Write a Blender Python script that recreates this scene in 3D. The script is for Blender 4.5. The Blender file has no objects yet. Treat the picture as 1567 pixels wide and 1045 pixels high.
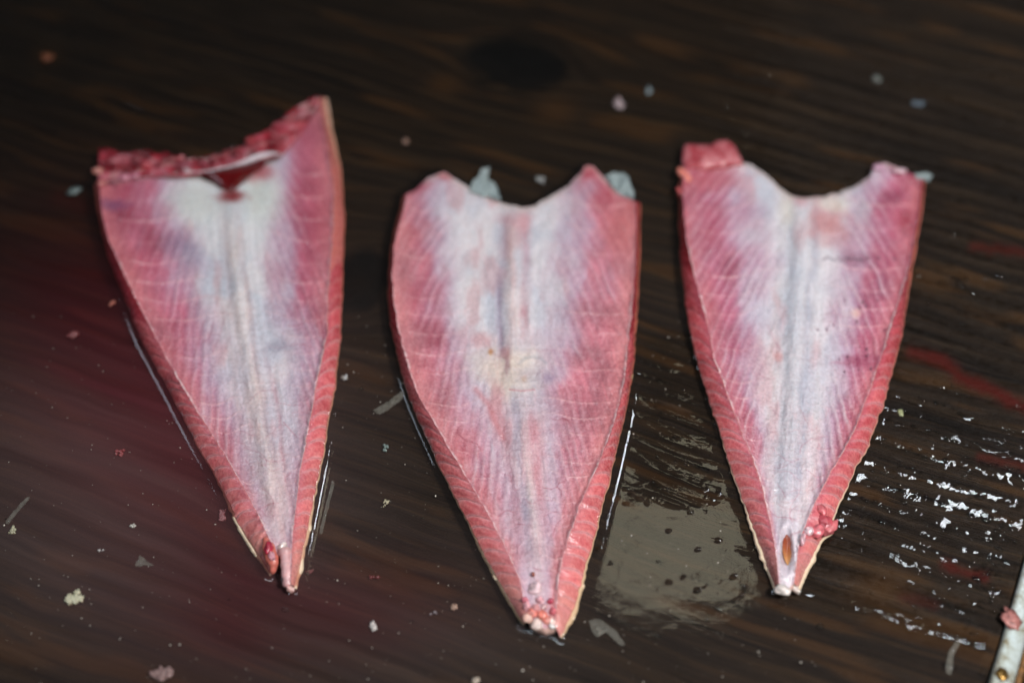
import bpy, math, random
import numpy as np
rng = np.random.default_rng(7)
random.seed(7)

# ------------------------------------------------------------------ camera, world, lamps
sc = bpy.context.scene
COL = sc.collection
PITCH = math.radians(50.0)
DIST = 0.50
CAM = np.array([0.0, -DIST * math.cos(PITCH), DIST * math.sin(PITCH)])
LENS = 50.0
cd = bpy.data.cameras.new("camera")
cam = bpy.data.objects.new("camera", cd)
COL.objects.link(cam)
cam.location = CAM
cam.rotation_euler = (math.pi / 2 - PITCH, 0, 0)
cd.lens = LENS
cd.sensor_width = 36.0
cd.clip_start = 0.01
cd.clip_end = 50.0
cd.dof.use_dof = True
cd.dof.aperture_fstop = 3.6
cd.dof.aperture_blades = 0
sc.camera = cam

FPX = 1567.0 * LENS / 36.0
CA, SA = math.sin(PITCH), math.cos(PITCH)      # rotation of (90-pitch) about X: cos, sin


def ray(px, py):
    """direction (not unit) through a pixel of the 1567x1045 photograph"""
    x = (np.asarray(px, float) - 783.5) / FPX
    y = -(np.asarray(py, float) - 522.5) / FPX
    z = -1.0
    return np.stack([x, y * CA - z * SA, y * SA + z * CA], -1) if False else np.stack(
        [x + 0 * y, y * math.cos(math.pi / 2 - PITCH) - z * math.sin(math.pi / 2 - PITCH) + 0 * x,
         y * math.sin(math.pi / 2 - PITCH) + z * math.cos(math.pi / 2 - PITCH) + 0 * x], -1)


def at(px, py, z=0.0):
    """the point at height z that the photograph shows at a pixel"""
    d = ray(px, py)
    t = (np.asarray(z, float) - CAM[2]) / d[..., 2]
    return CAM + d * t[..., None]


def to_px(P):
    """world points -> pixel of the photograph"""
    q = P - CAM
    a = math.pi / 2 - PITCH
    yc = q[..., 1] * math.cos(a) + q[..., 2] * math.sin(a)
    zc = -q[..., 1] * math.sin(a) + q[..., 2] * math.cos(a)
    return 783.5 + FPX * q[..., 0] / -zc, 522.5 - FPX * yc / -zc


foc = at(790, 715, 0.006)
fwd = np.array([0, math.cos(PITCH), -math.sin(PITCH)])
cd.dof.focus_distance = float(np.dot(foc - CAM, fwd))

w = bpy.data.worlds.new("World")
sc.world = w
w.use_nodes = True
bgn = w.node_tree.nodes["Background"]
bgn.inputs[0].default_value = (0.60, 0.72, 0.85, 1)
bgn.inputs[1].default_value = 0.055

sc.view_settings.view_transform = 'Standard'
sc.view_settings.look = 'None'
sc.view_settings.exposure = 0.0
sc.view_settings.gamma = 1.0


def area(name, loc, target, sx, sy, power, col):
    l = bpy.data.lights.new(name, 'AREA')
    l.shape = 'RECTANGLE'
    l.size, l.size_y = sx, sy
    l.energy = power
    l.color = col
    o = bpy.data.objects.new(name, l)
    COL.objects.link(o)
    o.location = loc
    from mathutils import Matrix
    zax = np.array(loc, float) - np.array(target, float)
    zax /= np.linalg.norm(zax)
    xax = np.array([1.0, 0, 0]) - zax[0] * zax
    xax /= np.linalg.norm(xax)
    yax = np.cross(zax, xax)
    o.rotation_euler = Matrix(np.stack([xax, yax, zax], 1).tolist()).to_euler()
    return o


# the main lamp stands to the right of the camera, a bluish strip light hangs overhead, a pale opening
# beyond the table mirrors in the wet patch, and a small bright one further right glints on the wet ridges
area("key_lamp", (0.34, -0.30, 0.62), (0, 0.0, 0), 0.08, 0.08, 5.6, (1.0, 0.985, 0.965))
area("strip_light", (-0.30, 0.07, 1.25), (0, 0, 0), 0.95, 0.06, 3.8, (0.82, 0.91, 1.0))

area("left_opening", (-0.98, 0.60, 1.05), (0, 0, 0), 0.26, 0.26, 1.3, (0.74, 0.85, 1.0))


def mirror_lamp(name, px, py, dist, sx, sy, power, col):
    """a lamp that flat water would show at this pixel"""
    c = at(px, py, 0.0)
    d = ray(px, py)
    d = d / np.linalg.norm(d)
    p = c + np.array([d[0], d[1], -d[2]]) * dist
    return area(name, tuple(p), tuple(c), sx, sy, power, col)


mirror_lamp("pale_opening", 1033, 846, 2.2, 0.235, 0.19, 0.62, (1.0, 0.95, 0.70))
mirror_lamp("bright_opening", 1485, 780, 2.4, 0.25, 0.21, 7.0, (0.86, 0.93, 1.0))


# ------------------------------------------------------------------ helpers
def s2l(c):
    c = np.asarray(c, float)
    return np.where(c <= 0.04045, c / 12.92, ((np.maximum(c, 0) + 0.055) / 1.055) ** 2.4)


def C(r, g, b):
    return np.array([r, g, b], float) / 255.0


def _hash(ix, iy, seed):
    h = (ix.astype(np.int64) * 374761393 + iy.astype(np.int64) * 668265263 + seed * 2147483647 + 1013904223) & 0xFFFFFFFF
    h = ((h ^ (h >> 13)) * 1274126177) & 0xFFFFFFFF
    h = ((h ^ (h >> 15)) * 2246822519) & 0xFFFFFFFF
    return ((h ^ (h >> 16)) & 0xFFFFFF) / float(0xFFFFFF)


def noise(x, y, seed=0):
    """value noise 0..1"""
    x = np.asarray(x, float); y = np.asarray(y, float)
    x, y = np.broadcast_arrays(x, y)
    ix = np.floor(x); iy = np.floor(y)
    fx = x - ix; fy = y - iy
    fx = fx * fx * fx * (fx * (fx * 6 - 15) + 10); fy = fy * fy * fy * (fy * (fy * 6 - 15) + 10)
    a = _hash(ix, iy, seed); b = _hash(ix + 1, iy, seed)
    c = _hash(ix, iy + 1, seed); d = _hash(ix + 1, iy + 1, seed)
    return (a * (1 - fx) + b * fx) * (1 - fy) + (c * (1 - fx) + d * fx) * fy


def fbm(x, y, seed=0, n=4):
    s = 0; a = 0.5; t = 0
    for k in range(n):
        s = s + a * noise(x, y, seed + k * 17)
        t += a; a *= 0.5
        x = np.asarray(x) * 2.03 + 11.3; y = np.asarray(y) * 2.03 + 5.7
    return s / t


def sstep(a, b, x):
    t = np.clip((x - a) / (b - a), 0, 1)
    return t * t * (3 - 2 * t)


def lerp(a, b, t):
    t = np.asarray(t)[..., None]
    return a * (1 - t) + b * t


def mesh_obj(name, V, F, mat, parent=None, col=None, attrs=None, smooth=True):
    me = bpy.data.meshes.new(name)
    V = np.asarray(V, np.float32).reshape(-1, 3)
    if isinstance(F, np.ndarray):
        n = len(F); k = F.shape[1]
        me.vertices.add(len(V)); me.vertices.foreach_set("co", V.ravel())
        me.loops.add(n * k); me.loops.foreach_set("vertex_index", F.astype(np.int32).ravel())
        me.polygons.add(n)
        me.polygons.foreach_set("loop_start", np.arange(0, n * k, k, dtype=np.int32))
        me.polygons.foreach_set("loop_total", np.full(n, k, np.int32))
        me.update(calc_edges=True)
        me.validate()
    else:
        me.from_pydata(V.tolist(), [], F)
    if smooth:
        me.polygons.foreach_set("use_smooth", np.ones(len(me.polygons), bool))
    if col is not None:
        a = me.color_attributes.new("Col", 'FLOAT_COLOR', 'POINT')
        c = np.ones((len(V), 4), np.float32)
        c[:, :3] = np.clip(col, 0, 1).reshape(-1, 3)
        a.data.foreach_set("color", c.ravel())
    for k, v in (attrs or {}).items():
        v = np.asarray(v, np.float32)
        if v.ndim > 1 and v.shape[-1] == 3:
            a = me.attributes.new(k, 'FLOAT_VECTOR', 'POINT'); a.data.foreach_set("vector", v.ravel())
        else:
            a = me.attributes.new(k, 'FLOAT', 'POINT'); a.data.foreach_set("value", v.ravel())
    me.materials.append(mat)
    o = bpy.data.objects.new(name, me)
    COL.objects.link(o)
    if parent is not None:
        o.parent = parent
    return o


def grid_faces(nr, nc):
    i = np.arange(nr * nc).reshape(nr, nc)
    return np.stack([i[:-1, :-1], i[1:, :-1], i[1:, 1:], i[:-1, 1:]], -1).reshape(-1, 4)


def thing(name, label, cat, loc=(0, 0, 0), group=None):
    o = bpy.data.objects.new(name, None)
    o.empty_display_size = 0.01
    COL.objects.link(o)
    o.location = loc
    o["label"] = label; o["category"] = cat
    if group: o["group"] = group
    return o


def tag(o, label, cat, group=None):
    o["label"] = label; o["category"] = cat
    if group: o["group"] = group
    return o


class NT:
    def __init__(self, name):
        self.m = bpy.data.materials.new(name)
        self.m.use_nodes = True
        self.t = self.m.node_tree
        self.t.nodes.clear()
        self.out = self.n('ShaderNodeOutputMaterial')

    def n(self, typ, **kw):
        x = self.t.nodes.new(typ)
        for k, v in kw.items():
            setattr(x, k, v)
        return x

    def l(self, a, b):
        self.t.links.new(a, b)

    def attr(self, name):
        return self.n('ShaderNodeAttribute', attribute_name=name)

    def noise(self, scale, detail=3, rough=0.55, vec=None, dist=0.0):
        x = self.n('ShaderNodeTexNoise')
        x.inputs['Scale'].default_value = scale
        x.inputs['Detail'].default_value = detail
        x.inputs['Roughness'].default_value = rough
        x.inputs['Distortion'].default_value = dist
        if vec is not None: self.l(vec, x.inputs['Vector'])
        return x

    def ramp(self, fac, stops):
        r = self.n('ShaderNodeValToRGB')
        e = r.color_ramp.elements
        while len(e) < len(stops): e.new(0.5)
        for k, (p, c) in enumerate(stops):
            e[k].position = p
            e[k].color = (*c, 1) if len(c) == 3 else c
        self.l(fac, r.inputs[0])
        return r

    def mix(self, fac, a, b, mode='MIX'):
        m = self.n('ShaderNodeMix', data_type='RGBA', blend_type=mode)
        for s, v in ((0, fac), (6, a), (7, b)):
            if hasattr(v, 'is_linked'): self.l(v, m.inputs[s])
            elif s == 0: m.inputs[0].default_value = v
            else: m.inputs[s].default_value = (*v, 1)
        return m.outputs[2]

    def math(self, op, a, b=None):
        m = self.n('ShaderNodeMath', operation=op)
        for s, v in ((0, a), (1, b)):
            if v is None: continue
            if hasattr(v, 'is_linked'): self.l(v, m.inputs[s])
            else: m.inputs[s].default_value = v
        return m.outputs[0]


def coords(nt):
    return nt.n('ShaderNodeNewGeometry').outputs['Position']


def flesh_mat(name, rough=0.38, bump=0.25, sss=0.12, coat=0.35, spec=0.5):
    nt = NT(name)
    b = nt.n('ShaderNodeBsdfPrincipled')
    pos = coords(nt)
    a = nt.attr("Col")
    n1 = nt.noise(900, 3, 0.6, pos)
    n2 = nt.noise(2600, 2, 0.6, pos)
    v = nt.ramp(n1.outputs['Fac'], [(0.3, (0.90, 0.88, 0.88)), (0.7, (1.06, 1.06, 1.06))])
    nt.l(nt.mix(1.0, a.outputs['Color'], v.outputs[0], 'MULTIPLY'), b.inputs['Base Color'])
    rr = nt.ramp(n1.outputs['Fac'], [(0.25, (rough * 0.6,) * 3), (0.75, (rough * 1.25,) * 3)])
    nt.l(rr.outputs[0], b.inputs['Roughness'])
    b.inputs['Subsurface Weight'].default_value = sss
    b.inputs['Subsurface Radius'].default_value = (1.0, 0.45, 0.35)
    b.inputs['Subsurface Scale'].default_value = 0.0022
    b.inputs['Specular IOR Level'].default_value = spec
    b.inputs['Coat Weight'].default_value = coat
    b.inputs['Coat Roughness'].default_value = 0.11
    h = nt.math('ADD', nt.math('MULTIPLY', n1.outputs['Fac'], 1.0), nt.math('MULTIPLY', n2.outputs['Fac'], 0.5))
    bp = nt.n('ShaderNodeBump')
    bp.inputs['Strength'].default_value = bump
    bp.inputs['Distance'].default_value = 0.0004
    nt.l(h, bp.inputs['Height'])
    nt.l(bp.outputs[0], b.inputs['Normal'])
    nt.l(bp.outputs[0], b.inputs['Coat Normal'])
    nt.l(b.outputs[0], nt.out.inputs[0])
    return nt.m


MAT_LINING = flesh_mat("belly_lining_flesh", 0.30, 0.60, 0.18, 0.9)
MAT_CUT = flesh_mat("cut_muscle", 0.30, 0.55, 0.22, 0.9)
MAT_SKIN = flesh_mat("fish_skin", 0.40, 0.2, 0.10, 0.3)
MAT_TORN = flesh_mat("torn_wet_flesh", 0.24, 0.5, 0.12, 0.8)
MAT_SCRAP = flesh_mat("scrap_flesh", 0.40, 0.6, 0.10, 0.25)


def simple_mat(name, col, rough=0.4, metal=0.0, alpha=1.0, spec=0.5, nscale=600, var=0.25, bump=0.3, coat=0.0, trans=0.0):
    nt = NT(name)
    b = nt.n('ShaderNodeBsdfPrincipled')
    pos = coords(nt)
    n1 = nt.noise(nscale, 4, 0.6, pos)
    c = np.asarray(s2l(np.array(col) / 255.0))
    r = nt.ramp(n1.outputs['Fac'], [(0.3, tuple(c * (1 - var))), (0.7, tuple(np.minimum(c * (1 + var), 0.95)))])
    nt.l(r.outputs[0], b.inputs['Base Color'])
    b.inputs['Roughness'].default_value = rough
    b.inputs['Metallic'].default_value = metal
    b.inputs['Alpha'].default_value = alpha
    b.inputs['Specular IOR Level'].default_value = spec
    b.inputs['Coat Weight'].default_value = coat
    b.inputs['Transmission Weight'].default_value = trans
    bp = nt.n('ShaderNodeBump')
    bp.inputs['Strength'].default_value = bump
    bp.inputs['Distance'].default_value = 0.0004
    nt.l(n1.outputs['Fac'], bp.inputs['Height'])
    nt.l(bp.outputs[0], b.inputs['Normal'])
    nt.l(b.outputs[0], nt.out.inputs[0])
    return nt.m


# ------------------------------------------------------------------ fish outlines (pixels of the photograph)
def pl(*a):
    return np.array(a, float)


FISH = [
    dict(
        outL=pl((146, 281), (149, 311), (155.5, 350), (167, 396), (184, 438), (199.5, 476), (217, 520), (230.5, 545), (251.6, 584), (270.5, 620),
                (291.6, 661), (310.5, 695), (329.5, 728), (348.4, 766), (365, 801), (388, 836), (402, 860), (415, 880)),
        ridL=pl((152, 282), (156, 330), (167, 369), (188, 415), (211, 464.5), (234, 509), (255.8, 550.5), (276.8, 588), (302, 630.5), (327, 668),
                (352.6, 710.5), (373.7, 748), (394.7, 786), (409.5, 818), (419, 838), (424, 853)),
        ridR=pl((488, 152), (504, 235), (511, 292), (510, 349.7), (506, 395.6), (502, 445), (501, 508), (494, 542), (484, 584),
                (475, 639), (466, 685), (458, 727), (453, 769.5), (448, 820), (446, 870), (445, 893)),
        outR=pl((496, 150), (503, 189), (511.5, 223), (521, 265.5), (525.6, 319), (525, 388), (523, 445), (521, 520), (516.8, 550.5), (513.5, 584),
                (507, 618.4), (501, 645), (499, 668), (489.5, 719), (481, 761), (470.5, 811.6), (460, 858), (451, 900)),
        top=pl((152, 282), (180, 274), (226, 268), (268, 270), (299, 269), (330, 282), (353, 293), (375, 276), (391, 259), (425, 240), (460, 203), (488, 152)),
        bot=pl((424, 853), (428, 845), (434, 841), (438, 850), (440, 875), (445, 893)),
        white=[(150, 225, 275, 420, 450), (270, 225, 275, 420, 450), (300, 222, 270, 425, 452), (350, 225, 285, 420, 455), (400, 240, 305, 413, 462), (450, 262, 315, 418, 470),
               (500, 280, 328, 432, 488), (550, 288, 335, 448, 497), (600, 298, 345, 455, 496), (650, 312, 362, 456, 490), (700, 332, 378, 450, 480),
               (750, 356, 395, 446, 470), (830, 395, 416, 440, 455), (920, 420, 428, 440, 446)],
        spine=[(250, 353), (400, 362), (500, 374), (600, 392), (700, 409), (830, 430), (920, 440)],
        wmax=[(250, 1.0), (450, 0.92), (600, 0.78), (750, 0.6), (900, 0.5)], hh=0.0056, seed=11,
        seg=(0.50, 0.965, 17), pinkcol=C(178, 92, 112)),
    dict(
        outL=pl((618, 300), (614.5, 318), (606, 347), (599, 376), (595, 423.6), (594, 456), (598, 496), (607, 540), (618.5, 584), (631, 620), (652, 668.4),
                (672.4, 712.7), (692.5, 753), (712.6, 793), (732.7, 833), (752.8, 869.4), (773, 905.6), (793, 942), (802, 955)),
        ridL=pl((622, 297), (618, 318), (610, 347), (603, 376), (600, 423), (602, 456), (608, 496), (617, 535), (627, 572), (644, 612), (664, 646), (684.4, 681),
                (712.6, 728.7), (736.7, 769), (760.8, 813), (781, 853.4), (796, 889.5), (802, 925), (810, 950)),
        ridR=pl((973, 309), (973.5, 365), (971, 423.6), (967, 480), (962, 522), (956, 575), (951.8, 604), (937.7, 652), (921.6, 696.6), (901.5, 740.8), (885.4, 777), (873.4, 813),
                (861.3, 853.4), (853.3, 893.6), (852, 928), (850, 958)),
        outR=pl((979, 312), (978.5, 365.5), (976, 438), (972, 503.6), (968.5, 547), (965, 583.6), (960, 612), (952, 652), (941.7, 692.6), (931.7, 736.8), (921.6, 773), (912, 813),
                (905, 842), (895.5, 869.4), (881.4, 925.7), (863, 966), (857, 975)),
        top=pl((622, 297), (636, 291), (654.5, 273), (680, 263), (698, 275.5), (720, 289), (756, 305.5), (782, 315), (800, 318.5), (818, 315), (840, 302),
               (869, 285.5), (887, 267), (896, 254), (907, 254), (923.6, 272), (942, 293), (973, 309)),
        bot=pl((810, 950), (822, 957), (835, 962), (850, 958)),
        white=[(250, 630, 690, 860, 905), (300, 632, 680, 868, 915), (350, 632, 684, 865, 925), (400, 645, 690, 852, 920), (450, 652, 694, 845, 915),
               (500, 660, 702, 840, 900), (550, 672, 716, 838, 890), (600, 688, 735, 838, 880), (650, 692, 748, 848, 885), (700, 702, 756, 848, 886),
               (750, 720, 775, 842, 880), (800, 742, 790, 838, 866), (850, 770, 803, 836, 856), (960, 800, 812, 832, 846)],
        spine=[(250, 795), (450, 785), (560, 787), (700, 800), (850, 817), (980, 832)],
        wmax=[(250, 0.85), (450, 0.9), (580, 0.8), (650, 0.5), (800, 0.45), (900, 0.45), (980, 0.3)], hh=0.0062, seed=23,
        seg=(0.46, 0.945, 17), pinkcol=C(188, 110, 122)),
    dict(
        outL=pl((1044, 255), (1040, 289), (1041, 314.5), (1040, 354.5), (1043, 412.7), (1051, 478), (1060, 525.5), (1066, 548), (1075.4, 583), (1088.5, 624), (1099.7, 657),
                (1112.8, 697.7), (1125.8, 735), (1142.6, 779.8), (1159.4, 824.6), (1174.3, 868.4), (1186, 899)),
        ridL=pl((1047, 254), (1044, 289), (1046, 320), (1051, 369), (1062, 420), (1076, 471), (1087, 518), (1093, 550), (1107, 586), (1120, 622), (1139, 670.6),
                (1155.7, 711.6), (1168.7, 756.4), (1178, 797.5), (1187, 838.5), (1190, 870), (1192, 892)),
        ridR=pl((1411, 274), (1405, 325), (1398, 372), (1391, 410), (1374.5, 467), (1360, 511), (1350, 545), (1331, 596), (1316, 637), (1297.5, 678), (1275, 715), (1254.5, 752.7),
                (1236, 793.7), (1225, 823.6), (1219, 861), (1215, 892)),
        outR=pl((1415, 275), (1409.5, 325.5), (1401, 376), (1389.5, 442), (1379, 514.5), (1369, 553), (1359.5, 588.5), (1349.7, 622), (1334, 662), (1327, 685.5), (1309, 715), (1297.5, 741.5),
                (1282.5, 771), (1274, 795), (1276, 814), (1258, 824), (1249, 839), (1230, 879.6), (1220, 903)),
        top=pl((1047, 254), (1090, 256), (1136, 250), (1149, 251), (1171, 267), (1192.7, 287), (1214.5, 302), (1234, 303), (1254.5, 302), (1283.6, 294.5),
               (1312.7, 283.6), (1332, 269), (1336, 254.5), (1352.7, 248.5), (1382, 260), (1411, 274)),
        bot=pl((1192, 892), (1200, 899), (1208, 899), (1215, 892)),
        white=[(250, 1085, 1130, 1345, 1375), (300, 1085, 1142, 1312, 1350), (350, 1092, 1166, 1296, 1345), (400, 1100, 1172, 1280, 1338), (450, 1102, 1168, 1280, 1332),
               (500, 1108, 1166, 1276, 1325), (550, 1112, 1158, 1275, 1322), (600, 1122, 1154, 1275, 1312), (650, 1138, 1167, 1268, 1298), (700, 1150, 1171, 1260, 1284),
               (750, 1165, 1179, 1249, 1265), (800, 1178, 1187, 1234, 1245), (910, 1190, 1195, 1212, 1218)],
        spine=[(250, 1236), (400, 1228), (550, 1218), (700, 1210), (900, 1204)],
        wmax=[(250, 0.88), (450, 0.9), (650, 0.8), (800, 0.7), (910, 0.8)], hh=0.0060, seed=37,
        seg=(0.40, 0.92, 18), pinkcol=C(174, 78, 104)),
]
for f in FISH:
    f['outline'] = np.vstack([f['outL'], f['bot'], f['outR'][::-1], f['top'][::-1]])


def resample(P, n, smooth=0):
    """points at equal arc length"""
    d = np.r_[0, np.cumsum(np.hypot(*np.diff(P, axis=0).T))]
    t = np.linspace(0, d[-1], n)
    Q = np.stack([np.interp(t, d, P[:, 0]), np.interp(t, d, P[:, 1])], -1)
    for _ in range(smooth):
        Q[1:-1] = 0.25 * Q[:-2] + 0.5 * Q[1:-1] + 0.25 * Q[2:]
    return Q


def inside(poly, X, Y):
    r = np.zeros(X.shape, bool)
    x0, y0 = poly[-1]
    for x1, y1 in poly:
        c = ((y1 > Y) != (y0 > Y))
        with np.errstate(divide='ignore', invalid='ignore'):
            xi = (x0 - x1) * (Y - y1) / (y0 - y1) + x1
        r ^= c & (X < xi)
        x0, y0 = x1, y1
    return r


def seg_dist(X, Y, pts):
    """distance from points to a polyline"""
    D = np.full(X.shape, 1e9)
    for (ax, ay), (bx, by) in zip(pts[:-1], pts[1:]):
        dx, dy = bx - ax, by - ay
        t = np.clip(((X - ax) * dx + (Y - ay) * dy) / (dx * dx + dy * dy + 1e-12), 0, 1)
        D = np.minimum(D, np.hypot(X - ax - t * dx, Y - ay - t * dy))
    return D


# ------------------------------------------------------------------ wooden table top
EDGE0, EDGE1 = at(1580, 812, 0.0), at(1513, 1045, 0.0)      # right-hand edge of the board
EDIR = (EDGE0 - EDGE1) / np.linalg.norm(EDGE0 - EDGE1)
ENRM = np.array([EDIR[1], -EDIR[0], 0.0])                   # to the right of the edge


def edge_x(y):
    return EDGE1[0] + (y - EDGE1[1]) * EDIR[0] / EDIR[1]


KNOTS = [(at(790, 96), 0.0260, 0.0180), (at(552, 428), 0.0120, 0.0180)]
SL = 0.42                                                    # the grain runs down to the right


def grain(x, y):
    """(along, across) coordinates that follow the fibres and flow round the knots"""
    n = math.hypot(1, SL)
    a = (x - SL * y) / n
    g = (y + SL * x) / n
    da = np.zeros_like(a); dg = np.zeros_like(g)
    kn = np.zeros_like(a)
    for (c, rx, ry) in KNOTS:
        ka = (c[0] - SL * c[1]) / n; kg = (c[1] + SL * c[0]) / n
        ua = (a - ka) / rx; ug = (g - kg) / ry
        r2 = ua * ua + ug * ug
        dg -= (g - kg) * np.minimum(1.0, 1.0 / np.maximum(r2, 1e-6)) * 0.86 * np.exp(-r2 / 18.0)
        kn = np.maximum(kn, np.exp(-np.maximum(np.sqrt(r2) * (1 + 0.5 * (fbm(a * 120, g * 200, 15, 3) - 0.5)) - 0.70, 0) ** 2 / 0.06))
    w = (fbm(a * 8 + 3, g * 12, 3, 3) - 0.5) * 0.009 + (fbm(a * 40, g * 60, 5, 2) - 0.5) * 0.0026
    return a, g + dg + w, kn


def wood_height(x, y):
    a, g, kn = grain(x, y)
    px, py = to_px(np.stack([x, y, 0 * x], -1))
    # latewood ridges: uneven spacing, sharp on one side
    sp = 0.0074
    ph = g / sp + 1.3 * (fbm(g * 60, a * 3, 9, 2) - 0.5)
    fr = ph - np.floor(ph)
    rid = np.where(fr < 0.72, fr / 0.72, (1 - fr) / 0.28)
    rid = rid ** 1.6
    amp = 0.35 + 0.75 * noise(np.floor(ph) * 3.7, a * 14, 21)
    fine = fbm(g * 900, a * 26, 31, 3) - 0.5
    pit = fbm(a * 320, g * 640, 41, 3) - 0.5
    # the board is hollow at the left and near edges and stands proud at the right
    dry = sstep(1000, 1240, px + 0.30 * (py - 600) * 0 + 90 * (fbm(px / 160, py / 160, 51, 2) - 0.5)) * (1 - sstep(860, 965, py - 0.36 * np.maximum(px - 1250, -200)))
    top = 1 - sstep(190, 330, py)
    mid = np.exp(-((px - 1035) / 95.0) ** 2) * sstep(470, 540, py) * (1 - sstep(770, 800, py))
    up = np.maximum(np.maximum(dry, 0.8 * top), 0.97 * mid)
    up = np.maximum(up, 1.6 * np.maximum(sstep(-0.262, -0.292, x), np.maximum(sstep(-0.165, -0.195, y), sstep(0.225, 0.255, y))))
    h = -0.00105 + 0.00112 * up + 0.00034 * dry + (rid * amp - 0.35) * 0.00048 * (0.65 + 0.5 * up) + fine * 0.00030 + pit * 0.00008 + (fbm(a * 520, g * 900, 43, 2) - 0.5) * 0.00070 * dry
    h = h + 0.0013 * sstep(0.72, 0.88, noise(px / 11, py / 7, 61) * (0.55 + 0.6 * noise(px / 60, py / 50, 63))) * (np.abs(px - 1035) < 125) * sstep(735, 760, py) * (1 - sstep(900, 960, py))
    h = h - 0.0006 * kn * 0.4
    return h, a, g, kn, rid, up, dry


nx, ny = 660, 800
yy = np.linspace(-0.27, 0.44, ny)
s = np.linspace(0, 1, nx)
XL = -0.40
gx = XL + s[None, :] * (edge_x(yy)[:, None] - 0.0006 - XL)
gy = np.repeat(yy[:, None], nx, 1)
H, ga, gg, kn, rid, up, dry = wood_height(gx, gy)
wpx, wpy = to_px(np.stack([gx, gy, 0 * gx], -1))

# blood soaked into the wood, streaks of it along the fibres
blood = 0.75 * np.exp(-((wpx - 260) / 250.0) ** 2 - ((wpy - 640) / 260.0) ** 2) + 0.5 * np.exp(-((wpx - 560) / 200.0) ** 2 - ((wpy - 930) / 90.0) ** 2)
blood += 0.45 * np.exp(-((wpx - 60) / 140.0) ** 2 - ((wpy - 390) / 130.0) ** 2)
blood *= 0.55 + 0.9 * fbm(gg * 160, ga * 9, 71, 3)
streak = np.zeros_like(blood)
for P, wd, st in ((((1395, 540), (1440, 552), (1470, 580), (1520, 600), (1575, 628)), 10, 1.0), (((1445, 865), (1480, 878), (1505, 884)), 8, 0.9),
                  (((1490, 378), (1570, 388)), 7, 0.7), (((1500, 700), (1567, 715)), 7, 0.7), (((1380, 915), (1430, 925)), 9, 0.35), ((( 90, 300), (200, 330)), 14, 0.4)):
    D = seg_dist(wpx, wpy, P) + 9 * (fbm(wpx / 14, wpy / 14, 77, 3) - 0.5)
    streak = np.maximum(streak, st * np.exp(-(D / wd) ** 2))
ochre = sstep(0.60, 0.80, fbm(ga * 22, gg * 150, 81, 3)) * 0.8
for (ox, oy, orr) in ((72, 86, 14), (680, 130, 16), (548, 430, 14), (850, 170, 20), (1350, 900, 30)):
    ochre = np.maximum(ochre, 0.9 * np.exp(-(((wpx - ox) / (orr * 1.6)) ** 2 + ((wpy - oy) / orr) ** 2)))

nt = NT("wet_dark_wood")
pb = nt.n('ShaderNodeBsdfPrincipled')
G = nt.attr("grain")
gv = G.outputs['Vector']
mp = nt.n('ShaderNodeMapping'); mp.inputs['Scale'].default_value = (34, 1500, 1); nt.l(gv, mp.inputs['Vector'])
mp2 = nt.n('ShaderNodeMapping'); mp2.inputs['Scale'].default_value = (11, 300, 1); nt.l(gv, mp2.inputs['Vector'])
mp3 = nt.n('ShaderNodeMapping'); mp3.inputs['Scale'].default_value = (160, 2400, 1); nt.l(gv, mp3.inputs['Vector'])
f1 = nt.noise(1.0, 4, 0.62, mp.outputs[0], 0.4)
f2 = nt.noise(1.0, 3, 0.55, mp2.outputs[0], 0.6)
f3 = nt.noise(1.0, 3, 0.6, mp3.outputs[0], 0.2)
c1 = nt.ramp(f2.outputs['Fac'], [(0.28, (0.0085, 0.0062, 0.0050)), (0.46, (0.0225, 0.0150, 0.0105)), (0.62, (0.0345, 0.0220, 0.0132)), (0.82, (0.064, 0.034, 0.0150))])
c2 = nt.ramp(f1.outputs['Fac'], [(0.28, (0.34, 0.33, 0.32)), (0.52, (1.0, 1.0, 1.0)), (0.76, (1.75, 1.58, 1.35))])
base = nt.mix(1.0, c1.outputs[0], c2.outputs[0], 'MULTIPLY')
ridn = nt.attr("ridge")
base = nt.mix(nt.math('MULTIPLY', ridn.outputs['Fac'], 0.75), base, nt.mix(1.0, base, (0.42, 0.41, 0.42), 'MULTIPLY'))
base = nt.mix(nt.attr("ochre").outputs['Fac'], base, nt.mix(0.5, base, (0.085, 0.038, 0.012)))
base = nt.mix(nt.math('MULTIPLY', nt.attr("blood").outputs['Fac'], 0.55), base, (0.038, 0.0060, 0.0062))
base = nt.mix(nt.attr("streak").outputs['Fac'], base, (0.060, 0.0075, 0.0050))
base = nt.mix(nt.math('MULTIPLY', nt.attr("knot").outputs['Fac'], 0.90), base, (0.0016, 0.0018, 0.0020))
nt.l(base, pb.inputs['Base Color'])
rr = nt.ramp(f3.outputs['Fac'], [(0.3, (0.30,) * 3), (0.7, (0.58,) * 3)])
nt.l(rr.outputs[0], pb.inputs['Roughness'])
pb.inputs['Specular IOR Level'].default_value = 0.10
wet = nt.attr("wet")
nt.l(nt.math('MULTIPLY', wet.outputs['Fac'], 0.24), pb.inputs['Coat Weight'])
pb.inputs['Coat Roughness'].default_value = 0.15
pb.inputs['Coat IOR'].default_value = 1.33
pos = coords(nt)
n5 = nt.noise(1500, 3, 0.6, pos)
hh = nt.math('ADD', nt.math('MULTIPLY', f1.outputs['Fac'], 0.7), nt.math('ADD', nt.math('MULTIPLY', f3.outputs['Fac'], 0.7), nt.math('MULTIPLY', n5.outputs['Fac'], 0.6)))
bp = nt.n('ShaderNodeBump'); bp.inputs['Strength'].default_value = 0.9; bp.inputs['Distance'].default_value = 0.0007
nt.l(hh, bp.inputs['Height'])
nt.l(bp.outputs[0], pb.inputs['Normal'])
nt.l(bp.outputs[0], pb.inputs['Coat Normal'])
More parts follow.
